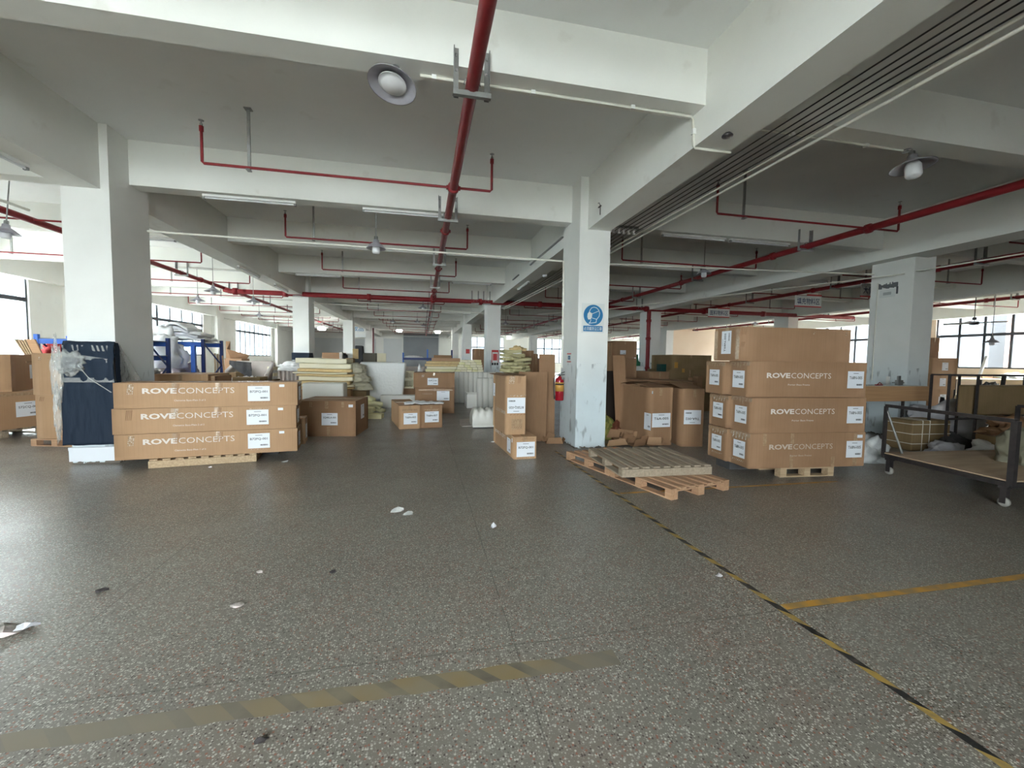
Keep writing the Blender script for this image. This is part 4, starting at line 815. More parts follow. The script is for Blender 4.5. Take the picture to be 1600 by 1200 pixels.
tag(MB().add([(0, 0, 0), (.13, 0, 0), (.13, .02, .55), (0, .02, .55), (.13, -.25, .30), (.75, -.15, .12), (.62, 0, 0)], [(0, 1, 2, 3), (1, 4, 5, 6), (1, 2, 4)]).build('cardboard_scrap', M_card2, loc=(at(353, 560, 15.3).x, 15.3, at(364, 560.3, 15.05).z + .002)), 'torn brown cardboard sheet standing up before the far left window', 'cardboard')
p = at(354, 560, 15); px_box('wooden_crate', 'dark crate holding up the torn cardboard in the left bay', 'crate', 350, 378, 560.3, 15.05, .6, M_card2, 0)
heap('padding_heap', 'white padding pieces heaped left of the armchair', 'padding', (at(357, 580, 14).x, 14, .62), (.75, .5, .30), M_fabw, 41, .7, 3)
px_box('wooden_crate', 'low crate under the white padding left of the armchair', 'crate', 346, 368, 582, 13.8, .6, M_card3, 0)
# armchair with a dark cloth
def armchair(label, p, rz, sc, mat, legs=True):
    t = empty('armchair', p, rz, label, 'armchair'); t.scale = (sc, sc, sc)
    bevel(MB().box(-.30, .30, -.28, .26, .30, .46).build('seat', mat, t), .04, 3)
    bevel(MB().add([(-.34, .24, .28), (.34, .24, .28), (.38, .36, .98), (-.38, .36, .98), (-.34, .34, .28), (.34, .34, .28), (.38, .46, .96), (-.38, .46, .96)], [(0, 1, 2, 3), (7, 6, 5, 4), (0, 4, 5, 1), (1, 5, 6, 2), (2, 6, 7, 3), (3, 7, 4, 0)]).build('backrest', mat, t), .03, 3)
    for s in (-1, 1): bevel(MB().add([(s * .30, -.30, .2), (s * .39, -.30, .2), (s * .46, -.34, .70), (s * .36, -.34, .70), (s * .30, .30, .2), (s * .39, .30, .2), (s * .44, .38, .95), (s * .34, .38, .95)], [(0, 1, 2, 3), (7, 6, 5, 4), (0, 4, 5, 1), (1, 5, 6, 2), (2, 6, 7, 3), (3, 7, 4, 0)]).build('armrest', mat, t), .03, 3)
    for x in (-.3, .3):
        for y in (-.25, .25): MB().tube([(x, y, 0), (x * .95, y * .95, .3)], [.015, .022], 8).build('leg', M_dark, t)
    return t
Yc = 14.2; a = at(391, 600, Yc); armchair('greige armchair frame with a dark cloth over it, seen over the left stack', (a.x, Yc, 0), .1, 1.36, M_chair)
tag(sheet(lambda s, q: (-.34 + .58 * s + .02 * ns(s * 4, q * 4), -.50 + .02 * ns(s * 7, q), 1.33 - .05 * s - (.10 + .44 * s) * q), 16, 14, .012).build('dark_cloth', M_fabd, loc=(a.x, Yc - .05, 0)), 'dark grey cloth draped over the greige armchair', 'cloth')
for i, (u, r) in enumerate(((372, .3), (385, .26), (396, .26))): heap('padding_bag', 'round white padding bag in front of the greige armchair', 'bag', (at(u, 590, 13.0).x, 13.0, .55), (r, r, .36 if i else .28), M_fabw, 50 + i, .25, 1.5, group='white padding bags by the greige armchair')
px_box('bench', 'low bench carrying the white padding bags in the left bay', 'bench', 362, 405, 589.5, 12.8, .6, M_card3)
for i in range(4): px_box('fabric_fold', 'folded beige fabric in the small stack right of the greige armchair', 'fabric', 417, 426 + i % 2, 588 - 5 * i, 14.4, .4, M_foam if i % 2 else M_fabw, vb=593 - 5 * i, group='folded fabric right of the greige armchair')
px_box('bench', 'low bench under the small stack of folded fabric', 'bench', 416, 429, 593, 14.35, .5, M_card3)
Yc = 15.0; a = at(446, 600, Yc); t = empty('sofa', (a.x, Yc, 0), 0, 'channelled greige sofa with a white blanket, left of the second navy-wrapped column', 'sofa')
bevel(MB().box(-.65, .6, 0, .8, .12, .62).build('seat', M_chair, t), .05, 3); bevel(MB().box(-.70, .6, .6, .85, .12, 1.08).build('backrest', M_chair, t), .06, 3)
for k in range(9): MB().tube([(-.60 + .13 * k, .58, .62), (-.60 + .13 * k, .58, 1.02)], .045, 8).build('channel', M_chair, t)
for x in (-.6, .5):
    for y in (.06, .76): MB().tube([(x, y, 0), (x, y, .13)], .02, 8).build('leg', M_dark, t)
heap('blanket', 'white blanket over the channelled greige sofa', 'blanket', (a.x + .1, Yc + .5, 1.0), (1.0, .5, .28), M_fabw, 61, .5, 1.6); heap('blanket', 'rumpled white sheet in front of the channelled greige sofa', 'blanket', (a.x, Yc - .5, .40), (1.2, .6, .30), M_fabw, 62, .5, 1.6)
px_box('bench', 'low bench under the rumpled white sheet', 'bench', 432, 458, 600, 14.2, .6, M_card3, vb=None)
# --- second wrapped column
t = empty('column_cover', (XA, YF + PITCH, 0), 0, 'dark navy padded cover around the second left column', 'cover')
MB().box(-.03, COLW + .02, -.09, -.01, .1, 1.62).build('front_pad', M_navy, t); MB().add([(COLW + .02, -.09, .1), (COLW + .02, -.09, 1.62), (COLW + .02, .45, 1.62), (COLW + .02, .75, 1.0), (COLW + .02, .78, .1)], [(0, 1, 2, 3, 4)]).build('side_pad', M_navy, t); MB().box(-.035, COLW + .025, -.1, -.09, 1.28, 1.36).build('film_band', M_wrap2, t)
# --- foam sheets stacked
Yf = 12.2; a = at(463, 600, Yf); b = at(553, 600, Yf); Lf = b.x - a.x
px_box('work_table', 'low table under the stack of cream foam sheets', 'table', 468, 548, 609, Yf, 1.2, M_ply)
zt0 = at(508, 609, Yf).z
rr = random.Random(9)
ths = [(.06, 1), (.06, 0), (.10, 1), (.12, 0), (.07, 1), (.05, 0), (.09, 1), (.14, 0), (.14, 0)]
z = zt0 + .02
fsn = ['lowest', 'second', 'third', 'fourth', 'middle', 'sixth', 'seventh', 'eighth', 'topmost']
for i, (th, cut) in enumerate(ths):
    off = rr.uniform(-.08, .08) + (0.05 if i > 6 else 0); Li = Lf * (1.0 - .012 * i) + rr.uniform(-.05, .1)
    def fn(s, q, i=i, Li=Li, off=off):
        return (off + Li * s + .02 * ns(q * 3, i), -.04 * (i % 3) + 1.1 * q + .03 * ns(s * 4, i, 2), .010 * math.sin(s * 5 + 1))
    o = sheet(fn, 24, 8, th - .008).build('foam_sheet', M_foamcut if cut else M_foam, loc=(a.x, Yf - .02, z)); bevel(o, .02, 2); z += th
    tag(o, f'cream foam sheet in the tall stack left of the middle aisle, {fsn[i]} of nine', 'foam sheet', 'cream foam sheets in the tall stack')
px_box('padded_block', 'grey-white padded block standing behind the wide SQ4 carton', 'block', 471, 536, 599, 10.4, .55, M_leather, 0, .03)
# curled foam ends to the right of the stack and the poly-wrapped bale
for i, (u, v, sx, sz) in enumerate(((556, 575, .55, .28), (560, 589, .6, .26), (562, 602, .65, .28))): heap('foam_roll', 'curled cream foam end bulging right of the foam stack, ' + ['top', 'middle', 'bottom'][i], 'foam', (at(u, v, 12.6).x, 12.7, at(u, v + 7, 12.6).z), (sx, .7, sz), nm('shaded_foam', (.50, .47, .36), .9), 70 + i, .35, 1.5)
for i in range(1): px_box('crate', 'low crate carrying the curled foam ends', 'crate', 549, 572, 610.5, 12.5, .8, M_card3)
o = px_box('wrapped_mattress', 'large translucent poly-wrapped mattress bale in the middle of the hall', 'mattress', 562, 634, 566, 13.4, .7, M_poly, 0, .04, taper=.10)
m = MB(); a = at(564, 600, 13.4).x; b = at(632, 600, 13.4).x; W = b - a
for k, v in enumerate((571, 579, 589, 600)): zz = at(598, v, 13.4).z; m.box(.1, W - .12, -.008, .0, zz - .006, zz + .006)
m.box(W * .5 - .03, W * .5 + .02, -.01, 0, .3, 1.05); m.build('wrap_seam', M_steel if False else M_poly, o)
bevel(MB().box(.12, W - .12, .08, .6, .03, 1.02).build('mattress_core', M_foam, o), .05)
# yellow foam offcuts
rr = random.Random(11)
for i in range(16):
    u = rr.uniform(538, 586); Y = rr.uniform(11.0, 11.9); p = at(u, 600, Y); Lx = rr.uniform(.35, .6); hh = rr.uniform(.05, .10)
    k = i // 4; bend = rr.uniform(.02, .08)
    o = sheet(lambda s, q: (Lx * (s - .5), .22 * (q - .5), bend * math.sin(PI * s) - .0), 12, 3, hh).build('foam_offcut', M_yfoam, loc=(p.x, Y, .03 + .085 * k + .0), rot=(rr.uniform(-.06, .06), rr.uniform(-.04, .04), rr.uniform(-.5, .5)))
    tag(o, 'yellow foam offcut in the loose pile before the poly-wrapped bale', 'foam offcut', 'yellow foam offcuts by the bale')
for i, (u0, u1, v, Y, lab) in enumerate(((553, 583, 613, 11.0, 'yellow foam block lying in front of the offcut pile, upper of two'), (566, 597, 621, 10.8, 'yellow foam block lying in front of the offcut pile, lower of two'))):
    a = at(u0, 620, Y).x; b = at(u1, 620, Y).x; bevel(MB().box(0, b - a, 0, .3, 0, .12).build('foam_block', M_yfoam, loc=(a, Y - .1, .13 if i == 0 else .0), rot=-.12), .01); tag(list(bpy.data.objects)[-1] if False else [o for o in SC.objects if o.name.startswith('foam_block')][-1], lab, 'foam block')
px_box('white_platform', 'low white platform on the floor before the poly-wrapped bale', 'platform', 594, 650, 618, 13.0, .35, M_leather, 0, .01)
heap('plastic_scraps', 'crumpled plastic and scraps lying on the white platform', 'plastic', (at(612, 612, 13.1).x, 13.18, .142), (.7, .25, .16), M_fabg, 81, .8, 3)
for i, (v0, v1, lab) in enumerate(((580, 592.5, 'white frame with dark openings beside the bale, upper'), (593, 607, 'white frame with dark openings beside the bale, lower'))):
    Y = 15.2; a = at(629, v0, Y); b = at(647, v1, Y); m = MB(); W, H = b.x - a.x, a.z - b.z
    m.box(0, W, 0, .5, 0, .06).box(0, W, 0, .5, H - .06, H).box(0, .06, 0, .5, .06, H - .06).box(W - .05, W, 0, .5, .06, H - .06).box(W * .55, W * .62, 0, .5, .06, H - .06).box(.06, W - .05, .48, .5, .06, H - .06)
    tag(m.build('cabinet_frame', M_foam, loc=(a.x, Y, b.z)), lab, 'frame')
px_box('crate', 'low brown crate under the white frames beside the bale', 'crate', 627, 648, 607.2, 15.1, .6, M_card2)
# things behind the foam stack
px_box('tall_upholstered_panel', 'dark tall upholstered panel behind the foam stack', 'panel', 555, 566, 540, 19, .5, nm('charcoal_upholstery', (.05, .05, .055), .85), 0, .03, taper=-.1)
px_box('upholstered_block', 'grey-brown upholstered back right of the dark panel', 'panel', 567, 588, 551.5, 18.8, .6, nm('taupe_upholstery', (.13, .12, .10), .85), 0, .03)
px_box('plywood_piece', 'pale plywood piece with hand marks behind the foam stack', 'board', 551, 560, 545, 18.4, .05, M_foamcut, 0, .003)
px_box('leaning_board', 'cream panel standing right of the grey-brown sofa back', 'panel', 589, 603, 552, 18.6, .08, M_foam, 0, .005)
px_box('brown_crate', 'long brown crate before the grey back wall', 'crate', 503, 535, 551, 25.5, 1.2, M_card2, 0)
t = empty('sewing_machine', at(543, 560, 17.5), 0, 'black machine with a round head behind the foam stack', 'machine'); t.location.z = 0
heap_mb(.16, .16, .14, 91, .2, 1.5, 3, False).build('head', M_black, t, loc=(-.15, 0, 1.50)); MB().box(-.1, .5, -.1, .1, 1.28, 1.42).build('arm', M_black, t); MB().box(-.25, .5, -.25, .25, 1.14, 1.18).build('table_top', M_foam, t)
for x in (-.2, .45): MB().box(x - .02, x + .02, -.2, .2, 0, 1.14).build('leg', M_dark, t)
heap('white_bundle', 'rounded white bundle beside the black machine', 'bundle', (at(546, 560, 17.0).x, 17.0, 1.0), (.36, .3, .25), M_fabw, 92, .15)
px_box('crate', 'crate under the rounded white bundle', 'crate', 540, 552, 559.5, 16.85, .35, M_card3)
px_box('pinkish_roll', 'short pinkish roll standing behind the foam stack', 'roll', 530, 535, 550, 17, .15, M_chair, 0, .02)
t = empty('storage_shelf', (0, 0, 0), 0, 'blue rack far away before the grey roller shutter', 'rack'); Y = 33
for u, v in ((630, 551), (668, 546), (706, 547)): a = at(u, v, Y); MB().box(a.x - .06, a.x + .06, Y, Y + .1, 0, a.z).build('post', M_blue if u < 700 else M_dblue, t)
a = at(630, 551, Y); b = at(706, 553, Y); MB().box(a.x, b.x, Y - .02, Y, 1.32, 1.5).build('beam', M_dblue, t); MB().box(a.x, b.x, Y, Y + .8, 1.30, 1.32).build('shelf_board', M_steel, t)
heap('white_bundle', 'white bundle on the far blue rack', 'bundle', (at(645, 548, Y).x, Y + .3, 1.325), (1.6, .5, .32), M_fabw, 93, .3)
px_box('brown_crate', 'long brown crate under the far blue rack', 'crate', 678, 706, 555, 31, .8, M_card2)
armchair('greige armchair in the middle distance beside the white wrapped roll', (at(645, 575, 18.5).x, 18.5, 0), -.2, 1.15, M_chair)
o = heap_mb(.11, .11, .55, 95, .25, 2.5, 4, False).build('wrapped_roll', M_fabw, loc=(at(656, 560, 16.5).x, 16.5, .62)); tag(o, 'white wrapped upright roll in the middle distance', 'roll')
o = [x for x in SC.objects if x.name.startswith('wrapped_roll')][-1]; MB().tube([(0, 0, -.62), (0, 0, .5)], [.12, .07], 10).build('core', M_fabw, o)
heap('orange_bag', 'orange-brown bag beside the white wrapped roll', 'bag', (at(660, 575, 16.6).x + .22, 16.7, 0), (.3, .3, .85), nm('orange_bag', (.48, .14, .05), .7), 96, .3)
# planks and foam bars
for i in range(4):
    v = 581 - 4.2 * i; o = px_box('foam_bar', 'long cream foam bar in the stack behind the upper brown carton, ' + ['lowest', 'second', 'third', 'topmost'][i], 'foam bar', 664 + (1, 3, 0, 2)[i], 716 + (i % 2) * 3, v - 3.8, 15.6, .5, (M_yfoam, M_foam, M_foamcut, M_foamcut)[i], vb=v, group='foam bars behind the upper brown carton')
px_box('work_table', 'table under the long foam bars', 'table', 662, 722, 581.4, 15.5, .8, M_card3)
px_box('wooden_board', 'reddish plywood box edge behind the foam bars', 'board', 675, 719, 559.5, 17.6, .5, M_palred, 0)
for r in range(5):
    n = 5 - r // 2
    for c in range(n):
        u0 = 712 + r * 2.2 + c * (44 - r * 3) / n; u1 = u0 + (44 - r * 3) / n - .5; v = 581.5 - 3.9 * r
        px_box('foam_brick', 'cream foam brick in the stepped stack before the second centre column', 'foam brick', u0, u1, v - 3.6, 14.6, .4, M_yfoam if (r + c) % 3 == 0 else M_foam, vb=v, bev=.012, group='cream foam bricks in the stepped stack')
px_box('work_table', 'table under the stepped stack of foam bricks', 'table', 711, 759, 581.8, 14.5, .6, M_card3)
px_carton('brown carton standing against the far right windows', 741, 757, 545, 24, 1.0, M_card2)
# channelled ivory panels
def channel_panel(name, label, p, rz, L, H, T, n, cat='panel', lean=0):
    t = MB(); vs = []; fs = []; K = 8 * n
    for i in range(K + 1):
        s = i / K; d = T * (.55 + .45 * abs(math.sin(PI * s * n)) ** .6)
        for z, dd in ((0, .0), (0.0, 1), (H - .03, 1), (H, .6), (H, 0)): vs.append((L * s, -d * dd, z))
    for i in range(K):
        for j in range(4): a = i * 5 + j; fs.append((a, a + 5, a + 6, a + 1))
    fs.append(tuple(range(5))); fs.append(tuple(range(K * 5, K * 5 + 5))); fs.append(tuple(i * 5 for i in range(K + 1))[::-1] + tuple(i * 5 + 4 for i in range(K + 1)))
    t.add(vs, fs[:-3], 0, None, True); t.add(vs, fs[-3:-1]); t.add([(0, 0, 0), (L, 0, 0), (L, 0, H), (0, 0, H)], [(0, 1, 2, 3)])
    o = t.build(name, M_leather, loc=p, rot=(lean, 0, rz)); return tag(o, label, cat)
a = at(710, 628, 14.3); channel_panel('channel_panel', 'wide ivory leather panel with vertical channels, behind the smaller one', (a.x, 14.3, 0), 0, 1.45, 1.05, .1, 9)
a = at(745, 637, 12.6); channel_panel('channel_panel', 'small ivory leather panel with vertical channels, nearer the standing carton', (a.x, 12.6, 0), 0, .70, .93, .13, 4)
a = at(729, 640, 12.85); t = tag(MB().box(0, .45, 0, .03, 0, .42).box(0, .03, .03, .8, 0, .42).box(.42, .45, .03, .8, 0, .42).box(0, .45, .77, .8, 0, .42).box(.03, .42, .03, .77, 0, .03, 1).box(.03, .42, .028, .035, .03, .40, 1).build('ottoman_shell', [M_leather, M_black], loc=(a.x, 12.75, 0)), 'open ivory sofa base with black inside, between the channel panels', 'sofa base')
a = at(738, 669, 9.0); t = empty('ottoman', (a.x, 9.0, 0), 0, 'rounded ivory leather seat with channels, left of the standing carton', 'seat')
vs = []; fs = []; L, D = .75, .55; K = 32; prof = [(0, .06), (-.03, .12), (-.035, .25), (-.02, .36), (.05, .41), (.3, .42), (.5, .40), (.55, .3), (.55, .06)]
for i in range(K + 1):
    s = i / K; c = (.78 + .24 * abs(math.sin(PI * s * 5)) ** .5) * (1 - .25 * max(0, 1 - s * 12))
    for y, z in prof: vs.append((L * s, .27 + (y - .27) * (.92 + .08 * c), .06 + (z - .06) * c))
for i in range(K):
    for j in range(len(prof) - 1): q = i * len(prof) + j; fs.append((q, q + len(prof), q + len(prof) + 1, q + 1))
MB().add(vs, fs, 0, None, True).add(vs, [tuple(range(9)), tuple(range(K * 9, K * 9 + 9))]).build('cushion', M_leather, t)
bevel(MB().box(.01, L, 0.0, .54, .02, .09).build('base', M_leather, t), .01); MB().box(.03, L - .02, .04, .5, 0, .02).build('foot_strip', M_black, t)
for (pts, lab) in (([(718, 656), (737, 654), (740, 663), (719, 662)], 'grey board lying on the floor before the ivory seat, rear'), ([(718, 663), (738, 659), (742, 666), (722, 667)], 'grey board lying on the floor before the ivory seat, front')):
    vs = [atz(u, v, .004) for u, v in pts]; tag(MB().add(vs + [v + Vector((0, 0, .012)) for v in vs], [(0, 1, 2, 3), (4, 5, 6, 7), (0, 1, 5, 4), (1, 2, 6, 5), (2, 3, 7, 6), (3, 0, 4, 7)]).build('floor_board', M_chair), lab, 'board')
# --- foam heap and cardboard by the sign column
px_carton('brown carton hidden behind the standing carton, under the foam heap', 784, 836, 584, 10.9, .9, M_card3)
ztop = at(810, 584, 10.9).z + .004; rr = random.Random(5); a = at(786, 570, 11).x; b = at(831, 570, 11).x
for i in range(22):
    k = i // 4; L = rr.uniform(.28, .5); th = rr.uniform(.06, .09); x = a + L / 2 + (b - a - L) * ((i % 4) / 3) * (1 if k < 4 else .7) + rr.uniform(-.03, .03)
    o = sheet(lambda s, q: (L * (s - .5), .3 * (q - .5), .02 * ns(s * 3, q * 3, i)), 8, 5, th).build('foam_offcut', nm('olive_foam', (.50, .45, .24), .9, col2=(.60, .55, .33), scale=4, bump=.3), loc=(x, 11.25 + rr.uniform(-.12, .12), ztop + .02 + k * .105), rot=(rr.uniform(-.12, .12), rr.uniform(-.15, .15), rr.uniform(-.6, .6)))
    tag(o, 'yellowish foam offcut in the high heap behind the standing carton', 'foam offcut', 'foam offcuts in the high heap')
o = heap('foam_peak', 'pale crumpled foam piece with orange edge on top of the high heap', 'foam', (at(812, 550, 11).x, 11.25, ztop + .60), (.38, .3, .12), M_foamcut, 101, .6, 2)
for i, (u0, u1, v, Y) in enumerate(((822, 834, 548, 13), (833, 841, 553, 13.2), (842, 847, 560, 13.4))): px_carton('brown package behind the high foam heap, ' + ['tallest', 'middle', 'shortest'][i], u0, u1, v, Y, .6, M_card2)
# bent tall sheets
def bent(label, pts, Y, zt, mat, lean=0, th=.012, name='cardboard_sheet', z0=.0):  # folded upright sheet through floor points, leaning
    n = len(pts); vs = []
    for (x, y) in pts: vs += [(x, y, z0), (x + lean, y + .06, zt)]
    o = MB().add(vs, [(2 * i, 2 * i + 2, 2 * i + 3, 2 * i + 1) for i in range(n - 1)]).build(name, mat); s = o.modifiers.new('s', 'SOLIDIFY'); s.thickness = th; return tag(o, label, 'cardboard')
a = atz(826, 674); b = atz(853, 684)
bent('wide folded brown cardboard standing between the upright carton and the sign column', [(1.80, 7.9), (1.72, 7.55), (1.80, 7.42), (2.02, 7.40), (2.24, 7.46)], 7.5, 1.27, M_card2, .03)
bent('narrow tall cardboard strip leaning left of the fire extinguisher', [(2.18, 7.72), (2.50, 7.74)], 7.7, 1.60, M_card2, .0)
def crumple(label, p, s, rz, mat=M_card2, name='cardboard_scrap', group=None, tilt=(0, 0)):
    w, d, h = s; k = R_.uniform(.2, .5); m = MB()
    m.box(0, w, 0, d, 0, .008); m.add([(0, 0, .004), (w, 0, .004), (w * (1 - k * .3), -d * .15, h), (w * .1, -d * .1, h * .9), (0, 0, .012), (w, .01, .012), (w * (1 - k * .3), -d * .15 + .01, h), (w * .1, -d * .1 + .01, h * .9)], [(0, 1, 2, 3), (7, 6, 5, 4)])
    m.add([(w, 0, .004), (w, d, .004), (w * 1.1, d * .9, h * .8), (w * 1.15, .02, h * .7)], [(0, 1, 2, 3)])
    return tag(m.build(name, mat, loc=p, rot=(tilt[0], tilt[1], rz)), label, 'cardboard', group)
c0 = atz(868, 697)
for i, (u, v, s, rz, tl) in enumerate(((852, 690, (.18, .2, .22), .4, (.2, .5)), (864, 694, (.30, .2, .12), -.15, (0, 0)), (866, 683, (.16, .1, .24), .2, (-.3, .6)), (876, 688, (.24, .12, .05), -.6, (.0, .55)))):
    p = atz(u, v, 0); crumple('torn cardboard piece at the foot of the extinguisher side of the column', (min(p.x, 2.16), p.y, .01 + (.06 if i > 1 else 0)), s, rz, M_card2, group='torn cardboard left of the sign column', tilt=tl)
# --- fire extinguisher on the column
t = empty('fire_extinguisher', (2.455, 7.36, .76), 0, 'red fire extinguisher hanging on the left side of the sign column', 'fire extinguisher')
MB().lathe([(0, 0), (.07, .0), (.078, .012), (.078, .36), (.07, .395), (.035, .42), (.025, .44), (0, .44)], 24).build('cylinder', M_ext, t)
MB().lathe([(.079, .17), (.0795, .17), (.0795, .33), (.079, .33)], 24).build('yellow_label', M_yel, t); MB().lathe([(.0797, .285), (.08, .285), (.08, .31), (.0797, .31)], 24).build('label_text_band', M_ink, t)
MB().tube([(0, 0, .43), (0, 0, .48)], .02, 10).bar((-.02, 0, .48), (.11, -.02, .53), .022, .012).bar((-.02, 0, .465), (.10, -.02, .475), .022, .012).bar((0, 0, .48), (-.05, 0, .46), .02).build('valve_handle', M_black, t)
MB().tube([(-.02, 0, .46), (-.08, -.01, .47), (-.115, -.02, .40), (-.12, -.03, .25), (-.11, -.03, .12), (-.10, -.03, .03)], [.009] * 5 + [.016], 8).build('hose', M_black, t)
MB().lathe([(.0, 0), (.018, .0), (.018, .012), (0, .012)], 12, M=Matrix.Translation((.03, -.07, .40)) @ Matrix.Rotation(PI / 2, 4, 'X')).build('gauge', M_steel, t); MB().box(.04, .088, -.02, .02, .30, .42).build('wall_bracket', M_steel, t)
# --- mask sign and notices
t = empty('mask_sign', (2.52, YF, 1.97), 0, 'blue and white face-mask safety sign on the centre column', 'sign'); S = 1
W, H = .385, .475; t.location.x = at(909, 497, YF).x; t.location.z = at(926, 520, YF).z; W = at(944, 497, YF).x - t.location.x; H = at(926, 474, YF).z - t.location.z
bevel(MB().box(0, W, -.006, 0, 0, H).build('board', M_signw, t), .002); cx, cz, rr_ = W / 2, H * .60, W * .43
MB().lathe([(0, 0), (rr_, 0), (rr_, .002), (0, .002)], 48, M=frame((cx, -.007, cz), (1, 0, 0), (0, 0, 1)), smooth=False).build('blue_disc', M_signb, t)
F = frame((cx, -.0105, cz), (1, 0, 0), (0, 0, 1)); k = rr_
def P2(pts): return [(x * k, y * k) for x, y in pts]
m = MB(); hd = P2([(-.42, .30), (-.38, .48), (-.20, .72), (.05, .76), (.35, .70), (.55, .50), (.66, .20), (.60, -.10), (.42, -.32), (.36, -.40), (.34, -.66), (-.30, -.80), (-.18, -.52), (-.22, -.60), (-.40, -.45)])
def poly_line(m, pts, wd, close=False):
    n = len(pts)
    for i in range(n if close else n - 1):
        a = Vector(pts[i]); b = Vector(pts[(i + 1) % n]); d = (b - a); L = d.length; d /= L; nn = Vector((-d.y, d.x)) * wd / 2; a -= d * wd * .3; b += d * wd * .3
        m.add([(a.x - nn.x, a.y - nn.y, 0), (b.x - nn.x, b.y - nn.y, 0), (b.x + nn.x, b.y + nn.y, 0), (a.x + nn.x, a.y + nn.y, 0)], [(0, 1, 2, 3)], 0, F)
poly_line(m, P2([(-.42, .32), (-.34, .50), (-.18, .70), (.05, .77), (.33, .71), (.53, .52), (.66, .22), (.60, -.10), (.42, -.32), (.34, -.42), (.30, -.70), (-.44, -.80), (-.30, -.66), (-.24, -.46)]), .065 * k)
poly_line(m, P2([(-.12, .12), (.56, .42)]), .05 * k); poly_line(m, P2([(-.12, -.28), (.32, -.38)]), .05 * k)
mp = P2([(-.42, .33), (-.12, .15), (-.14, -.20), (-.26, -.42), (-.52, -.44), (-.62, -.2), (-.60, .12)]); m.add([(x, y, .0003) for x, y in mp], [tuple(range(len(mp)))], 0, F)
m.build('pictogram', M_signw, t)
MB().box(W * .07, W * .93, -.0085, -.006, H * .045, H * .235).build('text_band', M_signb, t); vs, fs = tfit('必须戴防尘口罩', W * .80, H * .125, .006); MB().add(vs, fs, 0, frame((W * .10, -.010, H * .14), (1, 0, 0), (0, 0, 1))).build('lettering', M_signw, t)
def notice(label, M, w, h, base, bars): # small paper notice: bars are (x0,x1,y0,y1,material index)
    m = MB().box(0, w, 0, h, .001, .003, 0, M)
    for x0, x1, y0, y1, k in bars: m.box(x0 * w, x1 * w, y0 * h, y1 * h, .003, .004, k, M)
    tag(m.build('paper_notice', [base, M_signr, M_signb, M_ink]), label, 'notice')
a = atx(892.5, 566, 2.543); b = atx(886.5, 552, 2.543); notice('small white and red notice on the side of the sign column', frame((2.542, b.y, a.z), (0, -1, 0), (0, 0, 1)), b.y - a.y, b.z - a.z, M_signw, [(0, 1, .88, 1, 1), (0, 1, 0, .1, 1), (.25, .8, .3, .7, 2), (.38, .65, .4, .6, 0)])
ya = YF + PITCH - .002; a = at(768, 570, ya); b = at(779, 547, ya); notice('red-edged paper notice on the second centre column', frame((a.x, ya, a.z), (1, 0, 0), (0, 0, 1)), b.x - a.x, b.z - a.z, M_signw, [(0, .1, .15, 1, 1), (.9, 1, .15, 1, 1), (0, 1, .85, 1, 1), (.0, .28, -.02, .14, 3), (.36, .64, -.02, .14, 3), (.72, 1.0, -.02, .14, 3), (.2, .8, .3, .75, 1)])
ya = YF + 2 * PITCH - .002; a = at(708, 553, ya); notice('small red notice on the third centre column', frame((XC + .15, ya, at(715, 553, ya).z), (1, 0, 0), (0, 0, 1)), .3, .35, M_signw, [(.1, .9, .1, .9, 1)])
a = atx(1394, 458, XD - .002); F = frame((XD - .002, 7.42, 2.92), (0, -1, 0), (0, 0, 1)); m = MB().box(.05, .36, 0, .16, .001, .003, 0, F); rr = random.Random(8)
for i in range(16): x = .02 + i * .024; m.box(x, x + .02, .20 + rr.uniform(-.02, .02), .29 + rr.uniform(-.03, .02), .001, .002, 1, F)
m.box(.37, .41, .05, .2, .001, .002, 1, F).box(.12, .28, .05, .11, .003, .004, 2, F); tag(m.build('paper_notice', [M_signw, M_inkg, nm('grey_print', (.4, .42, .42), .6)]), 'torn paper notice with dark glue marks high on the right column', 'notice')
tag(MB().box(XD - .03, XD, 7.05, 7.11, .95, 1.25).build('switch_box', M_white), 'small white switch box on the side of the right column', 'switch')
# --- right of the sign column
bent('dark brown cardboard sheet leaning just right of the sign column', [(3.42, 8.0), (3.72, 7.95)], 8, 1.63, M_card3, -.22)
bent('black-brown board leaning behind the pale cardboard strip', [(3.65, 8.35), (4.35, 8.3)], 8, 1.28, nm('dark_board', (.03, .02, .015), .9), -.32)
bent('pale tall cardboard strip leaning between the dark boards and the T6A carton', [(3.78, 7.72), (4.05, 7.74)], 7.7, 1.60, M_card2, -.10)
px_carton('brown carton, upper of the stack seen behind the pale cardboard strip', 959, 995, 533, 11.5, .9, M_card2, vb=559, lab=[('front', .2, .1, .18, .12, '', 0)]); px_carton('brown carton, lower of the stack seen behind the pale cardboard strip', 959, 995, 559.3, 11.5, .9, M_card2)
px_carton('paler brown carton beside the sign column, behind the leaning sheets', 946, 958, 536, 11.6, .9, M_card)
heap('patterned_bag', 'yellow-green patterned bag on the floor beside the sign column', 'bag', (3.38, 7.55, 0), (.42, .4, .50), nm('patterned_fabric', (.15, .18, .04), .8, col2=(.32, .30, .08), scale=14, contrast=.15), 111, .3)
heap('orange_bundle', 'dark orange bundle beside the patterned bag', 'bundle', (3.62, 7.5, 0), (.22, .3, .34), nm('dark_orange', (.13, .035, .015), .8), 112, .4)
rr = random.Random(13)
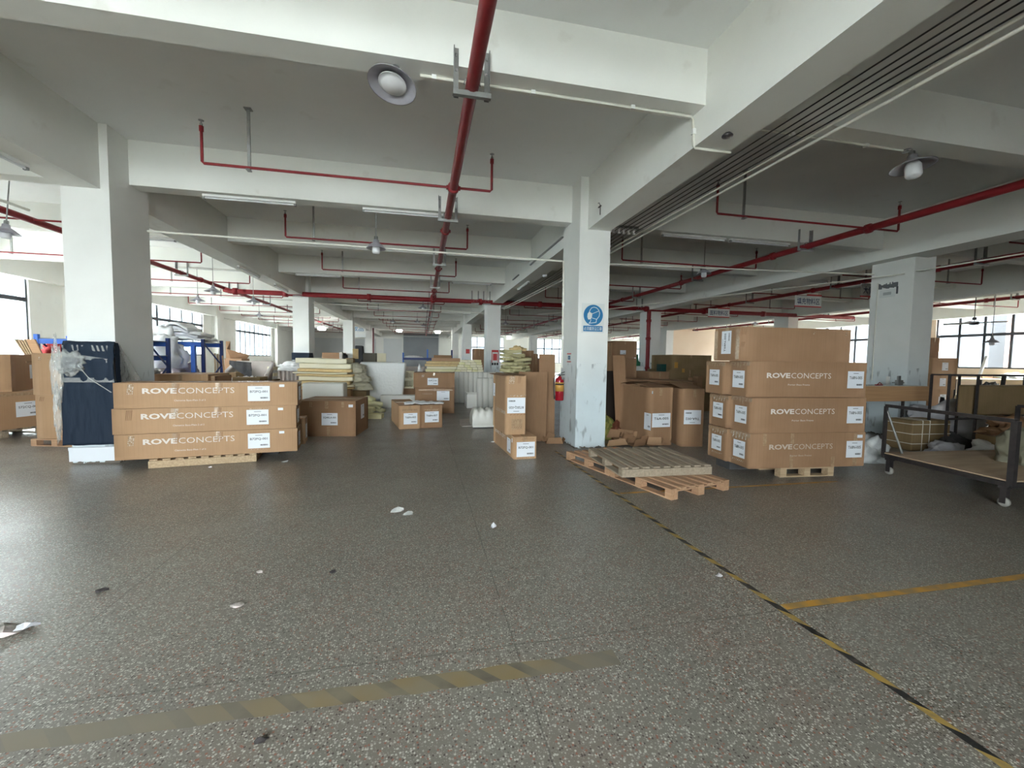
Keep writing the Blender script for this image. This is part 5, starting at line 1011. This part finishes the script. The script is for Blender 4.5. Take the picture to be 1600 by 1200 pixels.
for i in range(28):
    u = 950 + (i % 7) * 12 + rr.uniform(-4, 4); v = 697 - (i // 7) * 8 + rr.uniform(-3, 3); p = atz(u, v, 0)
    crumple('torn cardboard piece in the heap between the sign column and the T6A carton', (max(p.x, 3.16), p.y, .005 + (i // 7) * .035 + (i % 3) * .02), (rr.uniform(.22, .42), rr.uniform(.15, .28), rr.uniform(.10, .2)), rr.uniform(-.5, .5), M_card if i % 5 == 0 else M_card2, group='torn cardboard heap right of the sign column', tilt=(rr.uniform(-.1, .25), rr.uniform(-.2, .2)))
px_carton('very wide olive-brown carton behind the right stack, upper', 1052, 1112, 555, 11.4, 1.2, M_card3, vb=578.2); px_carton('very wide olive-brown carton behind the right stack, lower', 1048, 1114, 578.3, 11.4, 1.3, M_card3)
px_carton('dark brown carton behind the T6A carton, left of the olive-brown ones', 1018, 1047, 581, 10.8, .9, M_card2)
px_box('green_bin', 'small dark green bin beside the red riser', 'bin', 1034, 1042, 569, 11.2, .25, nm('dark_green', (.01, .06, .05), .5), vb=580.6)
px_box('yellow_sticker', 'small yellow sticker at the top left of the very wide olive-brown carton', 'sticker', 1055, 1060, 566, 11.385, .012, M_yel, bev=.001, vb=575)
px_box('yellow_sticker', 'small yellow sticker lower on the very wide olive-brown carton', 'sticker', 1067, 1071, 576, 11.385, .012, M_yel, bev=.001, vb=582)
px_box('white_bottle_rack', 'pale cabinet with green top left of the red riser', 'cabinet', 995, 1006, 572, 12.5, .4, M_signw, 0); a = at(1000, 572, 12.5); tag(MB().lathe([(0, 0), (.11, 0), (.11, .12), (.05, .16), (.03, .38), (0, .38)], 16).build('green_bottle', nm('green_bottle', (.02, .16, .08), .3), loc=(a.x, 12.7, a.z + .001)), 'green bottle standing on the pale cabinet', 'bottle')
for i, (u, v) in enumerate(((1084, 590), (1092, 588))): px_box('wrapped_bundle', ['brown taped bundle on the olive-brown cartons, left', 'brown taped bundle on the olive-brown cartons, right'][i], 'bundle', u + 0, u + 8, v, 9.5, .2, M_card2, 0)
# --- right side
t = empty('workbench', (7.85, 6.22, 0), 0, 'narrow workbench with a deep plywood front beside the right column', 'workbench')
MB().box(0, 1.60, 0, .022, .82, 1.10).build('front_board', M_ply, t); MB().box(0, 1.60, .022, .42, 1.08, 1.105).build('bench_top', M_signw, t)
for x in (.08, 1.1): MB().box(x, x + .035, .08, .115, 0, 1.08).box(x - .05, x + .085, .04, .16, 0, .012).build('leg', M_dark, t)
tag(MB().box(0, .16, 0, .03, 0, .02).tube([(.05, .015, .02), (.10, .02, .055), (.15, .02, .03)], .008, 6).build('clamp', nm('red_black_tool', (.25, .02, .02), .5), loc=(8.35, 6.35, 1.106)), 'small red and black tool lying on the workbench', 'tool')
tag(MB().box(-.06, .06, 0, .06, 0, .10).box(-.16, -.06, .02, .04, .04, .06).box(.06, .12, .02, .04, .04, .06).box(-.03, .03, .02, .05, .10, .18).build('switch', M_steel, loc=(9.0, 6.4, 1.106)), 'grey metal clamp standing on the workbench', 'clamp')
px_box('waste_bin', 'tall black bin under the workbench beside the right carton stack', 'bin', 1344, 1371, 628, 7.5, .5, nm('black_bin', (.012, .018, .022), .5), 0, .03)
t = empty('strapped_bale', (8.35, 5.70, 0), -.05, 'strapped bale of brown cardboard behind the trolley', 'bale'); bevel(MB().box(0, .80, 0, .46, 0, .53).build('bale_body', M_card3, t), .02)
for z in (.12, .29, .46): MB().box(-.004, .804, -.004, .464, z, z + .012).build('strap', M_cream, t)
for x in (.2, .35): MB().box(x, x + .012, -.005, .465, -.0, .534).build('strap', M_cream, t)
heap('poly_bag', 'white plastic bag on the floor at the right end of the right stack', 'bag', (6.72, 5.25, 0), (.55, .5, .42), M_poly, 121, .5, 1.4)
heap('fabric_sack', 'white fabric sack on the floor behind the trolley, left', 'sack', (8.55, 5.35, 0), (.6, .4, .22), M_fabg, 122, .5, 1.6); heap('fabric_sack', 'white fabric sack on the floor behind the trolley, right', 'sack', (9.3, 5.1, 0), (.9, .5, .26), M_fabw, 123, .5, 1.6)
heap('fabric_sack', 'bluish white crumpled plastic behind the rack post', 'sack', (10.0, 5.0, 0), (.7, .5, .34), M_fabw, 124, .7, 2.6); heap('black_bag', 'black bag lying behind the white sacks', 'bag', (9.2, 5.75, 0), (.9, .5, .30), M_fabd, 125, .4)
tag(MB().box(0, .06, 0, .5, 0, .75).build('leaning_board', M_fabg, loc=(9.35, 6.0, 0.02), rot=(0, .75, 0)), 'white board leaning sideways behind the strapped bale', 'board')
names = ['lowest', 'second', 'third', 'fourth']
for i, (v0, v1) in enumerate(((634, 656), (609, 634), (584.5, 609), (559.5, 584.5))):
    px_carton('brown carton in the stack right of the right column, ' + names[i] + ' from the floor', 1450 + (2 if i % 2 else 0), 1494 + (2, 0, 3, 4)[i], v0, 11.4, .9, M_card, z0=0 if i == 0 else None or 0, vb=None if i == 0 else v1 - .2, lab=[('front', .62, .12, .28, .28, '', 0)], group='cartons stacked right of the right column')
px_carton('narrow brown carton standing on top of the stack right of the right column', 1452, 1467, 528, 11.5, .7, M_card2, vb=559.3)
heap('cream_sack', 'cream drum-shaped sack before the right windows', 'sack', (at(1508, 640, 10.4).x, 10.4, 0), (.62, .6, .72), M_foam, 131, .1)
t = empty('cutting_table', (at(1495, 600, 12).x, 12, 0), 0, 'long pale cutting table under the right windows', 'table'); L = at(1600, 600, 12).x - at(1495, 600, 12).x + 1
za = at(1520, 592, 12).z; MB().box(0, L, 0, 1.2, za - .03, za).build('table_top', M_foam, t); MB().box(.1, L - .1, .2, 1, .35, .38).build('lower_shelf', M_foam, t)
for x in (.1, 1.4, L - .2):
    for y in (.1, 1.05): MB().box(x, x + .05, y, y + .05, 0, za - .03).build('leg', M_dark, t)
px_box('red_board', 'red-brown board standing on the pale cutting table', 'board', 1538, 1640, 586, 12.6, .04, M_palred, z0=za + .002)
heap('cloth', 'pale cloth bundle on the cutting table', 'cloth', (at(1580, 598, 12.3).x, 12.3, za), (1.2, .5, .2), M_fabw, 133, .6, 2); heap('dark_machine_part', 'dark things under the pale cutting table', 'machine', (at(1545, 620, 12.4).x, 12.4, .385), (1.0, .5, .42), M_fabd, 134, .6, 3)
tag(MB().bar((0, 0, 0), (.35, .0, .85), .07).build('leaning_plank', M_signw, loc=(at(1528, 600, 12.1).x, 12.1, za + .02)), 'white plank leaning up from the cutting table against the window', 'plank')
p = atz(1566, 660, 0); tag(MB().bar((0, 0, 0), (.16, 0, 1.26), .10, .04).build('dark_post', M_dark, loc=(at(1560, 612, 8.0).x, 8.0, 0.0)), 'dark slanting post before the red-brown board', 'post')
# --- trolley
t = empty('platform_trolley', (6.10, 3.20, 0), 0, 'low steel platform trolley with plywood deck and end rails at the right edge', 'trolley')
B0, B1, B2, B3 = Vector((-.03, 0, 0)), Vector((.12, 1.38, 0)), Vector((2.35, 1.25, 0)), Vector((2.25, -.12, 0)); zd = .25
e = lambda p, z: (p.x, p.y, z)
m = MB()
for a, b in ((B0, B1), (B1, B2), (B2, B3), (B3, B0)): m.bar(e(a, zd), e(b, zd), .045, .05)
m.build('deck_frame', M_dark, t)
MB().add([e(B0, zd + .03), e(B3, zd + .03), e(B2, zd + .03), e(B1, zd + .03), e(B0, zd + .045), e(B3, zd + .045), e(B2, zd + .045), e(B1, zd + .045)], [(0, 1, 2, 3), (7, 6, 5, 4), (0, 4, 5, 1), (1, 5, 6, 2), (2, 6, 7, 3), (3, 7, 4, 0)]).build('deck', M_deck, t)
zr = .93
MB().bar(e(B0, zd), e(B0, zr), .055).build('end_post', M_dark, t); MB().bar(e(B1, zd), e(B1, zr), .035).build('end_post', M_dark, t); MB().bar(e(B0, zr), e(B1, zr + .01), .04).build('end_rail', M_dark, t)
MB().tube([(B1.x, B1.y, zr - .03), (B1.x + .16, B1.y - .12, zd + .05)], .014, 8).build('brace', M_steel, t)
MB().bar(e(B3, zd), e(B3, zr), .05).bar(e(B2, zd), e(B2, zr), .04).bar(e(B3, zr), e(B2, zr), .04).build('end_rail', M_dark, t)
for p in (B0 + Vector((.03, .06, 0)), B1 + Vector((.04, -.06, 0)), B2 + Vector((-.1, -.08, 0)), B3 + Vector((-.1, .08, 0))):
    c = MB().lathe([(0, -.02), (.035, -.02), (.05, -.015), (.05, .015), (.035, .02), (0, .02)], 16, M=Matrix.Translation((p.x, p.y, .05)) @ Matrix.Rotation(PI / 2, 4, 'Y')).build('caster_wheel', nm('caster_grey', (.32, .31, .28), .6), t)
    MB().box(p.x - .032, p.x - .026, p.y - .025, p.y + .025, .04, .20).box(p.x + .026, p.x + .032, p.y - .025, p.y + .025, .04, .20).box(p.x - .035, p.x + .035, p.y - .04, p.y + .04, .195, .222).build('caster_fork', M_dark, t)
# --- tall open rack behind the trolley
a = at(1473, 586, 5.5); b = at(1541, 587, 5.3); t = empty('steel_rack', (0, 0, 0), 0, 'tall dark steel rack with brown wrapped goods behind the trolley', 'rack')
zt = a.z; xs_ = (a.x, b.x, b.x + 1.6)
for x in xs_: MB().bar((x, 5.4, 0), (x, 5.4, zt), .03).build('post', M_dark, t); MB().bar((x + .1, 5.72, 0), (x + .1, 5.72, zt), .03).build('post', M_dark, t)
MB().bar((xs_[0], 5.4, zt), (xs_[2], 5.4, zt), .025).bar((xs_[0] + .1, 5.72, zt), (xs_[2] + .1, 5.72, zt), .025).build('top_rail', M_dark, t); MB().box(xs_[1], xs_[2], 5.4, 5.75, .62, .64).build('shelf', M_dark, t); MB().bar((xs_[0], 5.4, .60), (xs_[2], 5.4, .60), .03).build('lower_rail', M_dark, t)
o = MB().box(0, 1.5, 0, .27, 0, .52).build('wrapped_package', M_card3, loc=(xs_[1] + .06, 5.44, .642)); bevel(o, .03); tag(o, 'large olive-brown wrapped package on the steel rack at the right edge', 'package')
heap('leather_scraps', 'brown leather scraps hanging at the front of the steel rack', 'leather', (xs_[1] + .4, 5.1, .36), (1.1, .5, .30), nm('brown_leather', (.16, .075, .035), .5, col2=(.28, .16, .08), scale=4), 141, .6, 2)
tag(MB().box(0, 1.1, 0, .4, 0, .36).build('crate', M_card3, loc=(xs_[1] - .1, 4.92, 0)), 'low crate under the brown leather scraps', 'crate')
heap('olive_sack', 'pale olive sack at the right edge behind the trolley post', 'sack', (7.45, 3.75, .297), (.7, .5, .5), nm('olive_canvas', (.16, .15, .10), .85, col2=(.26, .25, .19), scale=3), 142, .4)
heap('fabric_sack', 'grey crumpled sacking in the shade behind the rack, in front of the stacked cartons', 'sack', (10.0, 6.35, 0), (1.9, .6, .72), M_fabg, 151, .45, 1.8)
tag(MB().add([(0, 0, 0), (.30, .25, 0), (.75, .25, .62), (.45, 0, .62), (0, .03, 0), (.30, .28, 0), (.75, .28, .62), (.45, .03, .62)], [(0, 1, 2, 3), (7, 6, 5, 4), (0, 4, 5, 1), (1, 5, 6, 2), (2, 6, 7, 3), (3, 7, 4, 0)]).build('leaning_board', M_fabg, loc=(9.25, 5.95, .003)), 'pale grey board slanting up beside the strapped bale', 'board')
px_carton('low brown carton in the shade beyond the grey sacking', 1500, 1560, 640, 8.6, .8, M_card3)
